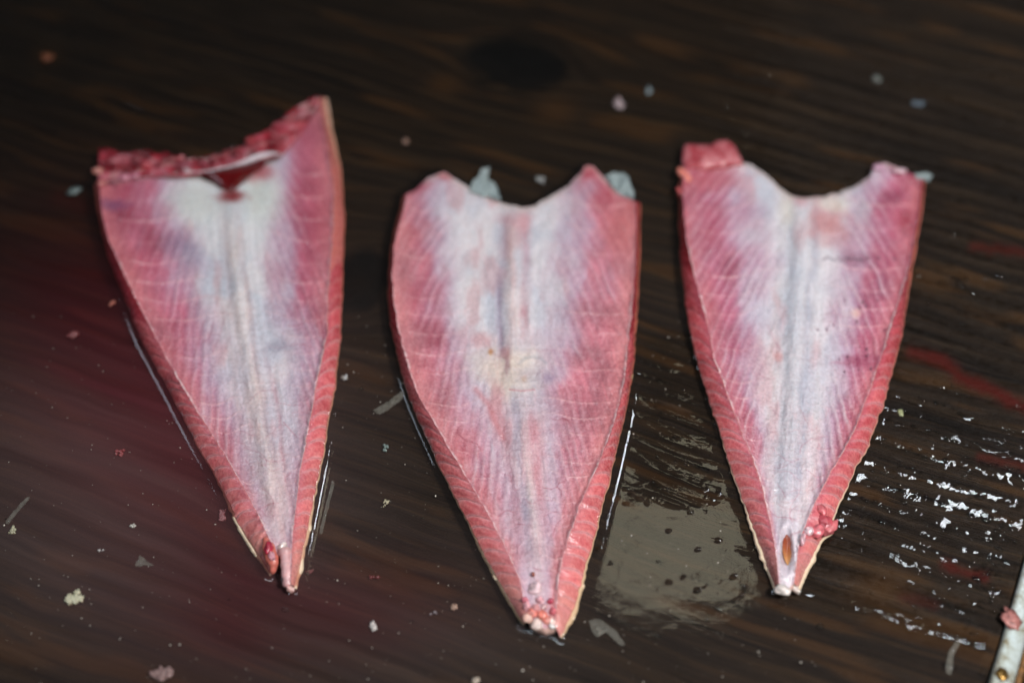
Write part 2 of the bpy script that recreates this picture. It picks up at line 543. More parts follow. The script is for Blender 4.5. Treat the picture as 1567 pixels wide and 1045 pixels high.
nt.l(pb.outputs[0], nt.out.inputs[0])
MAT_WOOD = nt.m

V = np.stack([gx, gy, H], -1).reshape(-1, 3)
# board sides and underside
nb = len(V)
ring = np.r_[np.arange(nx), np.arange(1, ny) * nx + nx - 1, (ny - 1) * nx + np.arange(nx - 2, -1, -1), np.arange(ny - 2, 0, -1) * nx]
Vb = V[ring].copy(); Vb[:, 2] = -0.032
Vall = np.vstack([V, Vb])
F = grid_faces(ny, nx)[:, ::-1]
k = len(ring)
side = np.stack([ring, nb + np.arange(k), nb + (np.arange(k) + 1) % k, np.roll(ring, -1)], -1)


def ext(a):
    a = a.reshape(-1)
    return np.r_[a, a[ring]]


gvec = np.stack([ga, gg, 0 * ga], -1).reshape(-1, 3)
gvec = np.vstack([gvec, gvec[ring] + np.array([0, 0.02, 0])])
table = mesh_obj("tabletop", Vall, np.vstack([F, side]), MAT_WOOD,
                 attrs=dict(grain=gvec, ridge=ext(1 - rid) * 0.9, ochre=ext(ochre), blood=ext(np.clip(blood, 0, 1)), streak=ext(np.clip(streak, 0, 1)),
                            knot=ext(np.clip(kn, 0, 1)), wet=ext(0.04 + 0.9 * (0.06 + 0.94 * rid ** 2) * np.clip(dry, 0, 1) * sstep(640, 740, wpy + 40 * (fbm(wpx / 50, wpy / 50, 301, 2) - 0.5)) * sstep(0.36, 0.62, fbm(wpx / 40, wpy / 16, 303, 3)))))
table["kind"] = "structure"

# ------------------------------------------------------------------ sheet of blood water on the board
nt = NT("blood_water")
geo = nt.n('ShaderNodeNewGeometry')
fr = nt.n('ShaderNodeFresnel'); fr.inputs['IOR'].default_value = 1.36
tr = nt.n('ShaderNodeBsdfTransparent')
df = nt.n('ShaderNodeBsdfDiffuse')
gl = nt.n('ShaderNodeBsdfGlossy'); gl.inputs['Roughness'].default_value = 0.03
bl = nt.attr("blood")
tint = nt.mix(bl.outputs['Fac'], (0.90, 0.87, 0.82), (0.80, 0.42, 0.42))
nt.l(tint, tr.inputs['Color'])
milk = nt.mix(bl.outputs['Fac'], (0.42, 0.33, 0.31), (0.46, 0.12, 0.145))
nt.l(milk, df.inputs['Color'])
m1 = nt.n('ShaderNodeMixShader')
nt.l(nt.attr("milk").outputs['Fac'], m1.inputs[0]); nt.l(tr.outputs[0], m1.inputs[1]); nt.l(df.outputs[0], m1.inputs[2])
m2 = nt.n('ShaderNodeMixShader')
nt.l(fr.outputs[0], m2.inputs[0]); nt.l(m1.outputs[0], m2.inputs[1]); nt.l(gl.outputs[0], m2.inputs[2])
nw = nt.noise(150, 4, 0.55, geo.outputs['Position'])
bp = nt.n('ShaderNodeBump'); bp.inputs['Strength'].default_value = 0.12; bp.inputs['Distance'].default_value = 0.0004
nt.l(nw.outputs['Fac'], bp.inputs['Height'])
nt.l(bp.outputs[0], gl.inputs['Normal']); nt.l(bp.outputs[0], fr.inputs['Normal'])
nt.l(m2.outputs[0], nt.out.inputs[0])
MAT_WATER = nt.m

wy = np.linspace(-0.196, 0.256, 860)
ws = np.linspace(0, 1, 940)
X = -0.296 + ws[None, :] * (edge_x(wy)[:, None] - 0.004 + 0.296)
Y = np.repeat(wy[:, None], len(ws), 1)
hw = wood_height(X, Y)
HW = hw[0]
qx, qy = to_px(np.stack([X, Y, 0 * X], -1))
Z = 0.00028 * np.exp(-np.maximum(-HW, 0) / 0.00016)
near = np.full(X.shape, 1e9)
ins = np.zeros(X.shape, bool)
for f in FISH:
    op = np.vstack([f['outL'], f['bot'], f['outR'][::-1], f['top'][::-1]])
    W = at(op[:, 0], op[:, 1], 0.0008)[:, :2]
    W = resample(np.vstack([W, W[:1]]), 160)
    ii = inside(W, X, Y)
    bb = (X > W[:, 0].min() - .02) & (X < W[:, 0].max() + .02) & (Y > W[:, 1].min() - .02) & (Y < W[:, 1].max() + .02)
    d = np.full(X.shape, 1e9)
    d[bb] = seg_dist(X[bb], Y[bb], W)
    d[ii] = 0 - d[ii]
    near = np.minimum(near, d)
fishd = near
Z = Z + 0.00165 * np.exp(-np.maximum(fishd, 0) / 0.0016) * (1 - 0.75 * hw[6])
Z = Z + 0.00009 * (fbm(X * 75, Y * 95, 91, 3) - 0.5) * (1 - 0.8 * sstep(1150, 1250, qx))
keep = ((HW < Z - 0.00003)) & (fishd > -0.0025)
f1d = seg_dist(qx, qy, FISH[0]['outL'])
bl_ = 1.0 * np.exp(-(f1d / 120.0) ** 1.5) * (1 - sstep(330, 470, qx)) * sstep(300, 420, qy) * 0.55 + 0.42 * np.exp(-((qx - 180) / 260.0) ** 2 - ((qy - 600) / 280.0) ** 2) + 0.20 * np.exp(-((qx - 330) / 220.0) ** 2 - ((qy - 960) / 130.0) ** 2) + 0.55 * np.exp(-((qx - 520) / 190.0) ** 2 - ((qy - 925) / 70.0) ** 2) + 0.4 * np.exp(-((qx - 60) / 150.0) ** 2 - ((qy - 470) / 120.0) ** 2)
bl_ = np.clip(bl_ * (0.7 + 0.6 * fbm(hw[2] * 110, hw[1] * 10, 95, 3)), 0, 1)
mk = 0.006 + 0.012 * sstep(250, 600, qy) + 0.125 * np.clip(np.exp(-((qx - 200) / 330.0) ** 2 - ((qy - 720) / 280.0) ** 2) - 0.14, 0, 1) + 0.045 * np.exp(-((qx - 560) / 300.0) ** 2 - ((qy - 960) / 120.0) ** 2)
mk = mk * (0.65 + 0.7 * fbm(hw[2] * 300, hw[1] * 16, 97, 3)) * sstep(0.0, 0.0012, -HW + 0.0002)
i = np.arange(X.size).reshape(X.shape)
fk = keep[:-1, :-1] & keep[1:, :-1] & keep[1:, 1:] & keep[:-1, 1:]
Fq = np.stack([i[:-1, :-1], i[:-1, 1:], i[1:, 1:], i[1:, :-1]], -1)[fk]
used, inv = np.unique(Fq.ravel(), return_inverse=True)
V = np.stack([X, Y, Z], -1).reshape(-1, 3)[used]
wtr = mesh_obj("water", V, inv.reshape(-1, 4), MAT_WATER, attrs=dict(blood=bl_.ravel()[used], milk=np.clip(mk, 0, 1).ravel()[used]))
wtr["kind"] = "structure"

# ------------------------------------------------------------------ fish pieces
def table_at(tab, y):
    t = np.array(tab, float)
    return [np.interp(y, t[:, 0], t[:, k]) for k in range(1, t.shape[1])]


def rim_lines(f, n):
    """outer edge and ridge of both sides, n rows, slightly uneven"""
    L = {}
    for key in ('outL', 'ridL', 'ridR', 'outR'):
        Q = resample(f[key], n, 6)
        jit = (fbm(np.linspace(0, 60, n), np.full(n, 3.3 + len(key)), f['seed'] + (5 if key[0] == 'o' else 9), 3) - 0.5)
        amp = 3.4 if key[0] == 'o' else 4.2
        env = np.sin(np.linspace(0, math.pi, n)) ** 0.4
        Q[:, 0] += jit * amp * env
        if key[0] == 'o':
            Q[:, 0] += 2.2 * (noise(np.linspace(0, 95, n), np.full(n, 6.1 + ord(key[3])), f['seed'] + 13) - 0.5) * env * np.linspace(0.3, 1.2, n)
        L[key] = Q
    return L


def build_fish(idx, f, label):
    NV, NU = 430, 220
    L = rim_lines(f, NV)
    v = np.linspace(0, 1, NV)[:, None]
    u = np.linspace(0, 1, NU)[None, :]
    T = resample(f['top'], NU, 2); B = resample(f['bot'], NU, 2)
    jt = (fbm(np.linspace(0, 40, NU), np.full(NU, 1.7), f['seed'] + 3, 3) - 0.5) * np.sin(np.linspace(0, math.pi, NU))
    T[:, 1] += jt * 5
    RL, RR = L['ridL'], L['ridR']
    base = RL[:, None, :] * (1 - u[..., None]) + RR[:, None, :] * u[..., None]
    dT = T - (RL[0] * (1 - u[0][:, None]) + RR[0] * u[0][:, None])
    dB = B - (RL[-1] * (1 - u[0][:, None]) + RR[-1] * u[0][:, None])
    wt = np.clip(1 - v / 0.42, 0, 1) ** 2
    wb = np.clip(1 - (1 - v) / 0.12, 0, 1) ** 2
    P = base + wt[..., None] * dT[None] + wb[..., None] * dB[None]
    PX, PY = P[..., 0], P[..., 1]
    sx = np.interp(PY, [p[0] for p in f['spine']], [p[1] for p in f['spine']])
    a0, a1, b1, b0 = table_at(f['white'], PY)
    wm = table_at(f['wmax'], PY)[0]
    lf = PX < sx
    wob = (fbm(PX / 26, PY / 40, f['seed'], 3) - 0.5)
    e = np.where(lf, (PX - a0) / np.maximum(a1 - a0, 1), (b0 - PX) / np.maximum(b0 - b1, 1)) + wob * 0.75
    e = e - 0.38 - 0.18 * sstep(500, 700, PY)
    wh = sstep(-0.35, 1.15, e)
    veil = sstep(-0.9, 0.5, e + 0.5 * wob)
    A = np.abs(PX - sx)
    # --- ribs fanning out and down from the spine
    yr = np.linspace(240, 980, 400)
    kk = np.interp(yr, [250, 350, 500, 650, 800, 980], [0.9, 1.15, 2.2, 3.6, 5.2, 6.5])
    SS = np.interp(yr, [250, 350, 500, 650, 800, 980], [18, 19, 33, 50, 70, 84])
    gi = np.r_[0, np.cumsum(np.diff(yr) / SS[:-1])]
    yrel = 250 + (PY - f['top'][:, 1].min()) / (f['bot'][:, 1].max() - f['top'][:, 1].min()) * 690
    ph = np.interp(yrel, yr, gi) - (A + 10 * wob) * np.interp(yrel, yr, kk / SS)
    ph = ph + 0.35 * (fbm(PX / 60, PY / 60, f['seed'] + 40, 2) - 0.5)
    rib = 0.5 + 0.5 * np.cos(2 * math.pi * ph)
    tz = np.clip(wh * (1 - wh) * 4, 0, 1)
    ribw = np.exp(-((e + 0.15) / 0.85) ** 2) * (0.35 + 0.9 * fbm(PX / 45, PY / 45, f['seed'] + 50, 2)) * (0.45 + 0.8 * noise(np.floor(ph + 0.5) * 5.3 + 31 * lf, 0 * ph, f['seed'] + 51)) * sstep(8, 26, A)
    ribw = ribw * (1.0 if idx == 2 else 0.75) * (1 - 0.5 * sstep(700, 900, yrel))
    # --- septa, thin pale lines across the red flanks
    uu = np.where(lf, (PX - RL[:, 0][:, None]), (RR[:, 0][:, None] - PX))          # px from the ridge
    wd = np.maximum(np.where(lf, sx - RL[:, 0][:, None], RR[:, 0][:, None] - sx), 5)
    tt = np.clip(uu / wd, 0, 1)
    sp = np.interp(yrel, [250, 600, 950], [46, 36, 26])
    curve = 14 * np.sin(np.clip(tt * 1.6, 0, 1) * math.pi) * np.where(lf, 1.0, 0.6) - 20 * tt * tt * np.where(lf, 0.5, 1)
    sph = (PY - curve + 16 * (fbm(PX / 70 + 40 * lf, PY / 70, f['seed'] + 60, 2) - 0.5)) / sp
    sn = np.floor(sph + 0.5)
    sd = np.abs(sph - sn) * sp
    sstr = 0.25 + 0.75 * noise(sn * 7.3 + 50 * lf, 0 * sn, f['seed'] + 61)
    sept = np.exp(-(sd / 1.5) ** 2) * sstr * (1 - 0.75 * wh) * sstep(0.02, 0.12, tt) * (0.35 + 0.9 * noise(PX / 22, PY / 30, f['seed'] + 62)) * (1 - 0.7 * sstep(0.6, 1.0, tt))
    # --- colours of the flesh
    pink = f['pinkcol']
    n1 = fbm(PX / 34, PY / 34, f['seed'] + 70, 4)
    n2 = fbm(PX / 9, PY / 14, f['seed'] + 71, 3)
    col = lerp(pink * 0.90, np.minimum(pink * 1.14, 1), np.clip((n1 - 0.25) * 2, 0, 1))
    col = lerp(col, C(158, 56, 76), 0.45 * sstep(0.5, 0.75, fbm(PX / 60, PY / 80, f['seed'] + 72, 2)) * (1 - wh))
    col = lerp(col, C(206, 132, 126), 0.55 * np.exp(-(uu / 26.0) ** 2) * (0.4 + n1))
    # fine fibres running with the ribs
    fib = fbm(ph * 9, A / 40 + PY / 90, f['seed'] + 73, 2)
    col = col * (1 + 0.14 * (fib - 0.5))[..., None]
    whitec = lerp(C(208, 210, 214), C(224, 222, 222), np.clip((n1 - 0.3) * 2, 0, 1))
    whitec = lerp(whitec, C(186, 198, 210), 0.55 * sstep(0.45, 0.7, fbm(PX / 40, PY / 60, f['seed'] + 74, 2)))
    whitec = lerp(whitec, C(200, 158, 160), 0.55 * sstep(0.52, 0.75, fbm(PX / 26, PY / 60, f['seed'] + 75, 3)))
    col = lerp(col, lerp(C(194, 148, 170) + 0 * col, C(210, 166, 174) + 0 * col, sstep(480, 720, PY)), np.clip(veil * 0.62 * (0.6 + 0.8 * n1), 0, 0.85))
    lav = C(168, 144, 172)
    col = lerp(col, lav, np.clip(tz * 0.40 * (0.5 + n1), 0, 0.6))
    col = lerp(col, whitec, wh * wm)
    col = lerp(col, C(206, 186, 194), np.clip((0.62 if idx == 2 else 0.46) * ribw * rib ** 2, 0, 0.8))
    col = lerp(col, C(150, 96, 124), np.clip((0.36 if idx == 2 else 0.24) * ribw * (1 - rib) ** 2 * (1 - 0.6 * wh), 0, 0.8))
    col = lerp(col, C(232, 184, 182), np.clip(0.72 * sept, 0, 0.85))
    # vertebra marks and cords of the spine
    vb = PY / 11.5 + 0.5 * (noise(PX / 30, PY / 40, f['seed'] + 80) - 0.5) + 0.0016 * A * A / 10
    vm = (0.5 + 0.5 * np.cos(2 * math.pi * vb)) ** 4 * np.exp(-(A / 46.0) ** 2) * sstep(420, 520, yrel) * (1 - sstep(800, 900, yrel))
    col = lerp(col, C(170, 136, 140), 0.09 * vm)
    lin = np.zeros_like(PX); relief = np.zeros_like(PX)
    lon = fbm((PX - sx) / 3.4, PY / 120, f['seed'] + 81, 3)
    col = col * (1 + 0.17 * (lon - 0.5) * np.exp(-(A / 60.0) ** 2) * sstep(300, 420, yrel))[..., None]

    def line_down(dx, y0, y1, wpx, c, s, dep=0.0):
        nonlocal col, relief
        cx = sx + (dx if np.ndim(dx) == 0 else dx) + 9 * (fbm(PY / 50, PY * 0 + dx, f['seed'] + 83, 2) - 0.5)
        wv = wpx * (0.9 + 1.3 * fbm(PX / 30, PY / 34, f['seed'] + 85, 2))
        m = np.exp(-((PX - cx) / wv) ** 2) * sstep(y0 - 40, y0 + 40, PY) * (1 - sstep(y1 - 60, y1 + 60, PY)) * (0.15 + 1.1 * fbm(PX / 9, PY / 30, f['seed'] + 84, 3))
        col = lerp(col, c, np.clip(s * m, 0, 1))
        relief = relief + dep * m

    def blot(x, y, rx, ry, c, s, rough=0.5):
        nonlocal col
        q = ((PX - x) / rx) ** 2 + ((PY - y) / ry) ** 2
        q = q * (1 + rough * 2 * (fbm(PX / (rx * 0.6), PY / (ry * 0.6), f['seed'] + int(x) % 97, 3) - 0.5) * 1.6)
        col = lerp(col, c, np.clip(s * np.exp(-np.maximum(q, 0) ** 1.5), 0, 1))

    def strokes(pts, wpx, c, s):
        nonlocal col
        pts = np.array(pts, float)
        bb = (PX > pts[:, 0].min() - 8) & (PX < pts[:, 0].max() + 8) & (PY > pts[:, 1].min() - 8) & (PY < pts[:, 1].max() + 8)
        if not bb.any(): return
        d = seg_dist(PX[bb], PY[bb], pts)
        m = np.clip(s * np.exp(-(d / wpx) ** 2), 0, 1)
        cc = col[bb]
        col[bb] = cc * (1 - m[:, None]) + c * m[:, None]

    if idx == 0:
        line_down(-14, 330, 820, 5, C(160, 132, 140), 0.45, -0.00022)
        line_down(9, 330, 830, 4, C(150, 112, 122), 0.40, -0.00025)
        line_down(-2, 300, 800, 10, C(222, 200, 188), 0.55, 0.0002)
        line_down(26, 560, 830, 3, C(176, 112, 120), 0.45, -0.0002)
        line_down(-30, 430, 760, 3.5, C(176, 150, 150), 0.35)
        blot(272, 372, 26, 18, C(130, 106, 134), 0.5); blot(290, 395, 20, 20, C(150, 140, 160), 0.5)
        blot(430, 530, 22, 10, C(150, 144, 160), 0.55); blot(452, 548, 16, 9, C(160, 148, 162), 0.4)
        blot(172, 314, 24, 10, C(110, 66, 104), 0.6); blot(188, 330, 14, 10, C(130, 50, 70), 0.5)
        blot(300, 310, 42, 34, C(206, 206, 200), 0.75, 0.3); blot(398, 300, 34, 40, C(206, 206, 196), 0.7, 0.3)
        blot(398, 262, 22, 14, C(160, 48, 56), 0.6)
        blot(355, 300, 20, 9, C(120, 24, 26), 0.85)
        blot(470, 215, 26, 40, C(170, 84, 106), 0.4)
        for k in range(7):
            x = 246 + k * 15
            strokes([(x + 6, 492), (x - 2, 520), (x - 10, 536 + 16 * math.sin(k * 2.1))], 1.2, C(120, 44, 60), 0.22 + 0.05 * (k % 3))
        for k in range(5):
            strokes([(462 + k * 9, 440 + k * 14), (470 + k * 8, 466 + k * 15), (478 + k * 6, 486 + k * 14)], 1.2, C(120, 40, 56), 0.38)
    elif idx == 1:
        line_down(-21, 345, 560, 4.5, C(136, 112, 138), 0.6, -0.0003)
        line_down(17, 320, 510, 4, C(168, 104, 118), 0.6, -0.0003)
        line_down(-4, 330, 520, 10, C(204, 166, 160), 0.5, 0.0002)
        line_down(-22, 640, 850, 4, C(166, 112, 126), 0.6, -0.0002)
        line_down(-4, 600, 840, 4.5, C(132, 128, 148), 0.6, -0.0003)
        line_down(9, 620, 830, 5, C(200, 184, 180), 0.5)
        line_down(20, 640, 800, 5, C(180, 98, 110), 0.5)
        line_down(-48, 650, 800, 3, C(196, 184, 192), 0.5)
        line_down(44, 640, 800, 4, C(196, 184, 196), 0.45)
        blot(785, 335, 24, 12, C(190, 130, 136), 0.4); blot(800, 345, 9, 22, C(196, 120, 126), 0.4)
        blot(785, 570, 44, 36, C(224, 204, 182), 0.75); blot(750, 560, 28, 26, C(214, 192, 184), 0.6)
        blot(735, 520, 18, 14, C(196, 126, 130), 0.45); blot(773, 540, 9, 10, C(176, 100, 106), 0.45); blot(776, 556, 4, 14, C(140, 92, 100), 0.6)
        blot(751, 538, 4, 5, C(176, 112, 60), 0.8); blot(802, 580, 5, 5, C(176, 120, 66), 0.6)
        blot(812, 575, 28, 18, C(186, 172, 180), 0.6); blot(838, 578, 10, 8, C(140, 112, 142), 0.45)
        strokes([(795, 556), (803, 548), (815, 546), (828, 549), (836, 556)], 2.2, C(140, 140, 148), 0.4)
        strokes([(780, 596), (800, 598), (818, 596)], 1.2, C(170, 66, 74), 0.45)
        blot(760, 625, 12, 40, C(196, 118, 122), 0.5)
        strokes([(728, 596), (748, 620), (760, 650), (770, 670)], 5, C(196, 112, 116), 0.45)
        blot(640, 285, 20, 14, C(170, 72, 84), 0.55); blot(680, 268, 16, 9, C(176, 62, 74), 0.7); blot(903, 262, 14, 14, C(170, 52, 66), 0.75); blot(925, 300, 16, 20, C(176, 76, 90), 0.6)
        blot(945, 350, 24, 44, C(184, 92, 92), 0.55); blot(640, 355, 26, 20, C(184, 98, 104), 0.4)
        for (cx, cy) in ((705, 668), (722, 676), (930, 500), (862, 640), (852, 745), (640, 560), (680, 700), (940, 560)):
            for k in range(3):
                an = random.uniform(0, 6.28)
                strokes([(cx, cy), (cx + 9 * math.cos(an), cy + 7 * math.sin(an)), (cx + 20 * math.cos(an + .4), cy + 15 * math.sin(an + .4))], 0.9, C(140, 50, 66), 0.38)
    else:
        line_down(-16, 330, 800, 4.5, C(160, 160, 170), 0.5, -0.0002)
        line_down(15, 310, 780, 4, C(146, 146, 164), 0.55, -0.0003)
        line_down(0, 320, 800, 10, C(184, 186, 194), 0.5, 0.0002)
        line_down(-34, 430, 800, 4, C(196, 178, 176), 0.4)
        line_down(36, 520, 800, 4, C(206, 200, 200), 0.4)
        blot(1265, 340, 30, 26, C(196, 124, 124), 0.65); blot(1226, 308, 14, 10, C(196, 140, 150), 0.6)
        blot(1278, 312, 26, 12, C(214, 202, 186), 0.6); blot(1205, 318, 12, 30, C(214, 204, 186), 0.5)
        blot(1320, 320, 14, 22, C(186, 172, 180), 0.5)
        blot(1190, 546, 8, 8, C(206, 140, 136), 0.5); blot(1310, 480, 8, 7, C(226, 182, 170), 0.8)
        blot(1385, 340, 12, 16, C(140, 30, 48), 0.55); blot(1372, 300, 20, 10, C(140, 60, 84), 0.5); blot(1318, 553, 30, 12, C(140, 44, 74), 0.55); blot(1308, 395, 22, 12, C(132, 84, 104), 0.5)
        blot(1090, 275, 42, 22, C(178, 74, 84), 0.55)
        for k in range(34):
            x = random.gauss(1310, 30); y = random.choice([395, 398, 460, 540, 556, 500]) + random.gauss(0, 9)
            blot(x, y, random.uniform(1.0, 2.4), random.uniform(1, 2.6), C(70, 30, 50), 0.75, 0.2)
        for k in range(12):
            blot(1262 + k * 5, 396 + random.gauss(0, 2), 3, 1.6, C(84, 70, 84), 0.6, 0.2)
    # blood vessels: short thin wandering lines from the ridge inwards, and across the white
    rs = random.Random(f['seed'])
    for k in range(44):
        yv = rs.uniform(0.30, 0.93)
        j = int(yv * (NV - 1))
        side_ = rs.random() < 0.5
        t0 = rs.uniform(0.02, 0.75)
        ii = int((t0 * 0.5 if side_ else 1 - t0 * 0.5) * (NU - 1))
        x, y = PX[j, ii], PY[j, ii]
        an = (rs.uniform(-0.5, 0.9)) if side_ else (math.pi - rs.uniform(-0.5, 0.9))
        pts = [(x, y)]
        for q in range(rs.randint(3, 8)):
            an += rs.gauss(0, 0.35)
            x += 6 * math.cos(an); y += 6 * math.sin(an)
            pts.append((x, y))
        strokes(pts, rs.choice([0.6, 0.8, 1.1]), C(150, 64, 80), rs.uniform(0.12, 0.42) * (0.5 if 0.25 < t0 else 1))
    # pale fat line along the ridge, its beaded wet highlights painted into the colour
    bead = (0.25 + 1.2 * noise(PY / 3.6, PX / 6.0, f['seed'] + 90)) * (0.3 + 1.1 * noise(PY / 31, PX / 80, f['seed'] + 91))
    col = lerp(col, C(236, 204, 204), np.clip(0.85 * np.exp(-(uu / (1.6 + 2.5 * noise(PY / 17, PX / 30, f['seed'] + 96))) ** 2) * bead ** 1.5 * sstep(0.08, 0.3, v + 0 * u), 0, 0.9))
    col = lerp(col, C(226, 196, 184), 0.5 * np.exp(-(v * 430 / 4.0) ** 2) * (np.abs(u - 0.5) < 0.42))
    col = lerp(col, np.broadcast_to(C(200, 110, 110), col.shape), 0.35 * sstep(0.93, 1.0, v + 0 * u) * (1 - wh * wm) )

    # --- relief
    hr = f['hh'] * np.interp(v[:, 0], [0, 0.1, 0.5, 0.85, 0.96, 1], [0.85, 0.95, 1.0, 0.86, 0.66, 0.45])
    f['hr'] = hr
    cross = np.sin(math.pi * u) ** 0.8
    Zf = hr[:, None] - 0.0016 * cross * np.interp(v, [0, 0.5, 0.9, 1], [1.0, 1.0, 0.6, 0.2]) + 0.0013 * np.exp(-(A / 24.0) ** 2)
    Zf = Zf + 0.00042 * (rib - 0.5) * np.clip(ribw, 0, 1) + 0.00032 * sept + 1.9 * relief
    Zf = Zf + 0.0009 * (fbm(PX / 55, PY / 55, f['seed'] + 93, 3) - 0.5) + 0.00046 * (n2 - 0.5)
    Zf = Zf + 0.00085 * np.exp(-(uu / 3.6) ** 2) * bead + 0.00010 * vm
    edge_round = np.exp(-(v * NV / 3.0) ** 2) * 0.0009
    Zf = Zf - edge_round
    if idx == 2:
        q = ((PX - 1204) / 7.5) ** 2 + ((PY - 842) / 26.0) ** 2
        Zf = Zf - 0.0016 * np.exp(-q ** 2) + 0.0004 * np.exp(-((np.sqrt(q) - 1.6) / 0.35) ** 2)
    W3 = at(PX, PY, Zf)
    root = thing("fish_piece", label, "fish piece", tuple(at(f['outline'][:, 0].mean(), f['outline'][:, 1].mean(), 0.0)), "cut fish pieces laid out on the wet board")
    off = np.array(root.location)
    f['root'] = root; f['off'] = off
    f['lines'] = L
    mesh_obj("belly_lining", W3 - off, grid_faces(NV, NU), MAT_LINING, root, s2l(col))
    f['W3'] = W3; f['PX'] = PX; f['PY'] = PY

    # --- torn end facing away
    back = np.stack([W3[0] * 1.0, W3[0] + np.array([0, 0.0006, -0.0008]), W3[0] + np.array([0, 0.0010, -0.0035]), W3[0] * [1, 1, 0] + np.array([0, 0.0004, -0.0010])])
    ec = np.stack([lerp(C(190, 110, 116) + 0 * W3[0], C(226, 196, 186) + 0 * W3[0], np.exp(-((u[0] - 0.5) / 0.25) ** 2))] * 4)
    ec[2:] *= 0.85
    mesh_obj("cut_end", back - off, grid_faces(4, NU)[:, ::-1], MAT_CUT, root, s2l(ec))
    # near end
    front = np.stack([W3[-1], W3[-1] + np.array([0, -0.0006, -0.0008]), W3[-1] * [1, 1, 0] + np.array([0, -0.0008, 0.0008]), W3[-1] * [1, 1, 0] + np.array([0, 0.0006, -0.0010])])
    fc = np.ones((4, NU, 3)) * C(224, 184, 172)
    mesh_obj("tail_end", front - off, grid_faces(4, NU), MAT_CUT, root, s2l(fc))

    # --- cut edge and skin on both sides
    for side_ in (0, 1):
        O = L['outL' if side_ == 0 else 'outR']; R = L['ridL' if side_ == 0 else 'ridR']
        zo = np.full(NV, 0.0010) + 0.0004 * fbm(np.linspace(0, 20, NV), np.full(NV, 9.1 + side_), f['seed'], 2)
        Wr = W3[:, 0] if side_ == 0 else W3[:, -1]
        Wo = at(O[:, 0], O[:, 1], zo)
        NT_ = 9
        t = np.linspace(0, 1, NT_)
        bul = np.sin(t * math.pi) * 0.0004
        outdir = (Wo - Wr) * [1, 1, 0]
        outdir /= np.maximum(np.linalg.norm(outdir, axis=1, keepdims=True), 1e-6)
        nrm = outdir * 0.7 + np.array([0, -0.15, 0.7])
        S = Wr[:, None] * (1 - t)[None, :, None] + Wo[:, None] * t[None, :, None] + nrm[:, None] * bul[None, :, None]
        sx_ = np.linalg.norm(np.diff(S, axis=1), axis=2).sum(1)
        tv = np.repeat(np.linspace(0, 1, NV)[:, None], NT_, 1)
        nn = fbm(tv * 60, t[None, :] * 4 + 7 * side_, f['seed'] + 100, 3)
        red = lerp((C(200, 112, 104) if (idx == 0 and side_) else C(174, 52, 64)) + 0 * S, C(206, 104, 112) + 0 * S, sstep(0.25, 0.75, tv + 0.5 * (nn - 0.5)))
        red = lerp(red, C(214, 126, 106) + 0 * S, 0.6 * sstep(0.88, 1.0, tv))
        pale = lerp(red, C(226, 176, 172) + 0 * S, 0.40 * sstep(0.3, 0.5, tv))
        mesh_obj("cut_edge", S - off, grid_faces(NV, NT_) if side_ else grid_faces(NV, NT_)[:, ::-1], MAT_CUT, root, s2l(pale))
        # muscle segments between the septa
        v0, v1, ns = f['seg']
        bnd = (v0 - 0.16) + (v1 - v0 + 0.16) * np.linspace(0, 1, ns + 5) ** 0.94
        bnd = bnd + rng.uniform(-0.0065, 0.0065, len(bnd))
        rows = np.arange(NV) / (NV - 1)
        M, K = 9, 9

        def samp(vv, tt_):
            vv = np.clip(vv, 0, 1) * (NV - 1)
            i0 = np.minimum(vv.astype(int), NV - 2); fr_ = (vv - i0)[..., None]
            tc = tt_ * (NT_ - 1); k0 = np.minimum(tc.astype(int), NT_ - 2); ft = (tc - k0)[..., None]
            a = S[i0, k0] * (1 - ft) + S[i0, k0 + 1] * ft
            b = S[i0 + 1, k0] * (1 - ft) + S[i0 + 1, k0 + 1] * ft
            return a * (1 - fr_) + b * fr_, nrm[i0]

        for q in range(len(bnd) - 1):
            g = 0.03
            ss = np.linspace(g, 1 - g, M)[:, None] + np.zeros((1, K))
            t2 = np.linspace(0.05, 0.97, K)[None, :] + np.zeros((M, 1))
            sl = (0.030 if side_ == 0 else 0.017) * np.interp(bnd[q], [0.3, 0.6, 0.95], [1.3, 1.15, 0.7])
            arch = -0.004 * np.sin(t2 * math.pi)
            vv = bnd[q] + (bnd[q + 1] - bnd[q]) * ss + sl * ((1 - t2) ** 1.5 - 0.35) + arch
            Pp, Nn = samp(vv, t2)
            bulge = (np.clip(4 * ss * (1 - ss), 0, 1) ** 0.5) * (np.clip(4 * t2 * (1 - t2), 0, 1) ** 0.35)
            Pp = Pp + Nn * (0.00010 + 0.00016 * bulge + 0.00030 * (noise(t2 * 7 + q * 5.1, ss * 6 + 3 * side_, f['seed'] + 120) - 0.5) * bulge)[..., None]
            fade = float(np.clip((bnd[q] - v0 + 0.16) / 0.2, 0.15, 1))
            nq = fbm(t2 * 5 + q * 3.1, ss * 5, f['seed'] + 7 * side_, 3)
            cc = lerp(C(184, 62, 70) + 0 * Pp, C(222, 128, 126) + 0 * Pp, np.clip(0.15 + 1.1 * (nq - 0.3) + 1.1 * (bnd[q] - 0.45) + 0.25 * (1 - t2), 0, 1))
            cc = cc * (0.93 + 0.14 * rng.random())
            cc = lerp(cc, C(234, 190, 190) + 0 * Pp, 0.62 * fade * (np.exp(-((ss - g) / 0.09) ** 2) + np.exp(-((ss - 1 + g) / 0.07) ** 2)).clip(0, 1))
            cc = lerp(cc, C(218, 140, 124) + 0 * Pp, 0.38 * sstep(0.72, 1.0, t2) * fade)
            cc = lerp(cc, f['pinkcol'] * 1.08 + 0 * Pp, 0.55 * np.exp(-t2 / 0.28))
            cc = lerp(cc, C(226, 168, 148) + 0 * Pp, 0.6 * sstep(0.84, 0.98, bnd[q] + 0 * t2))
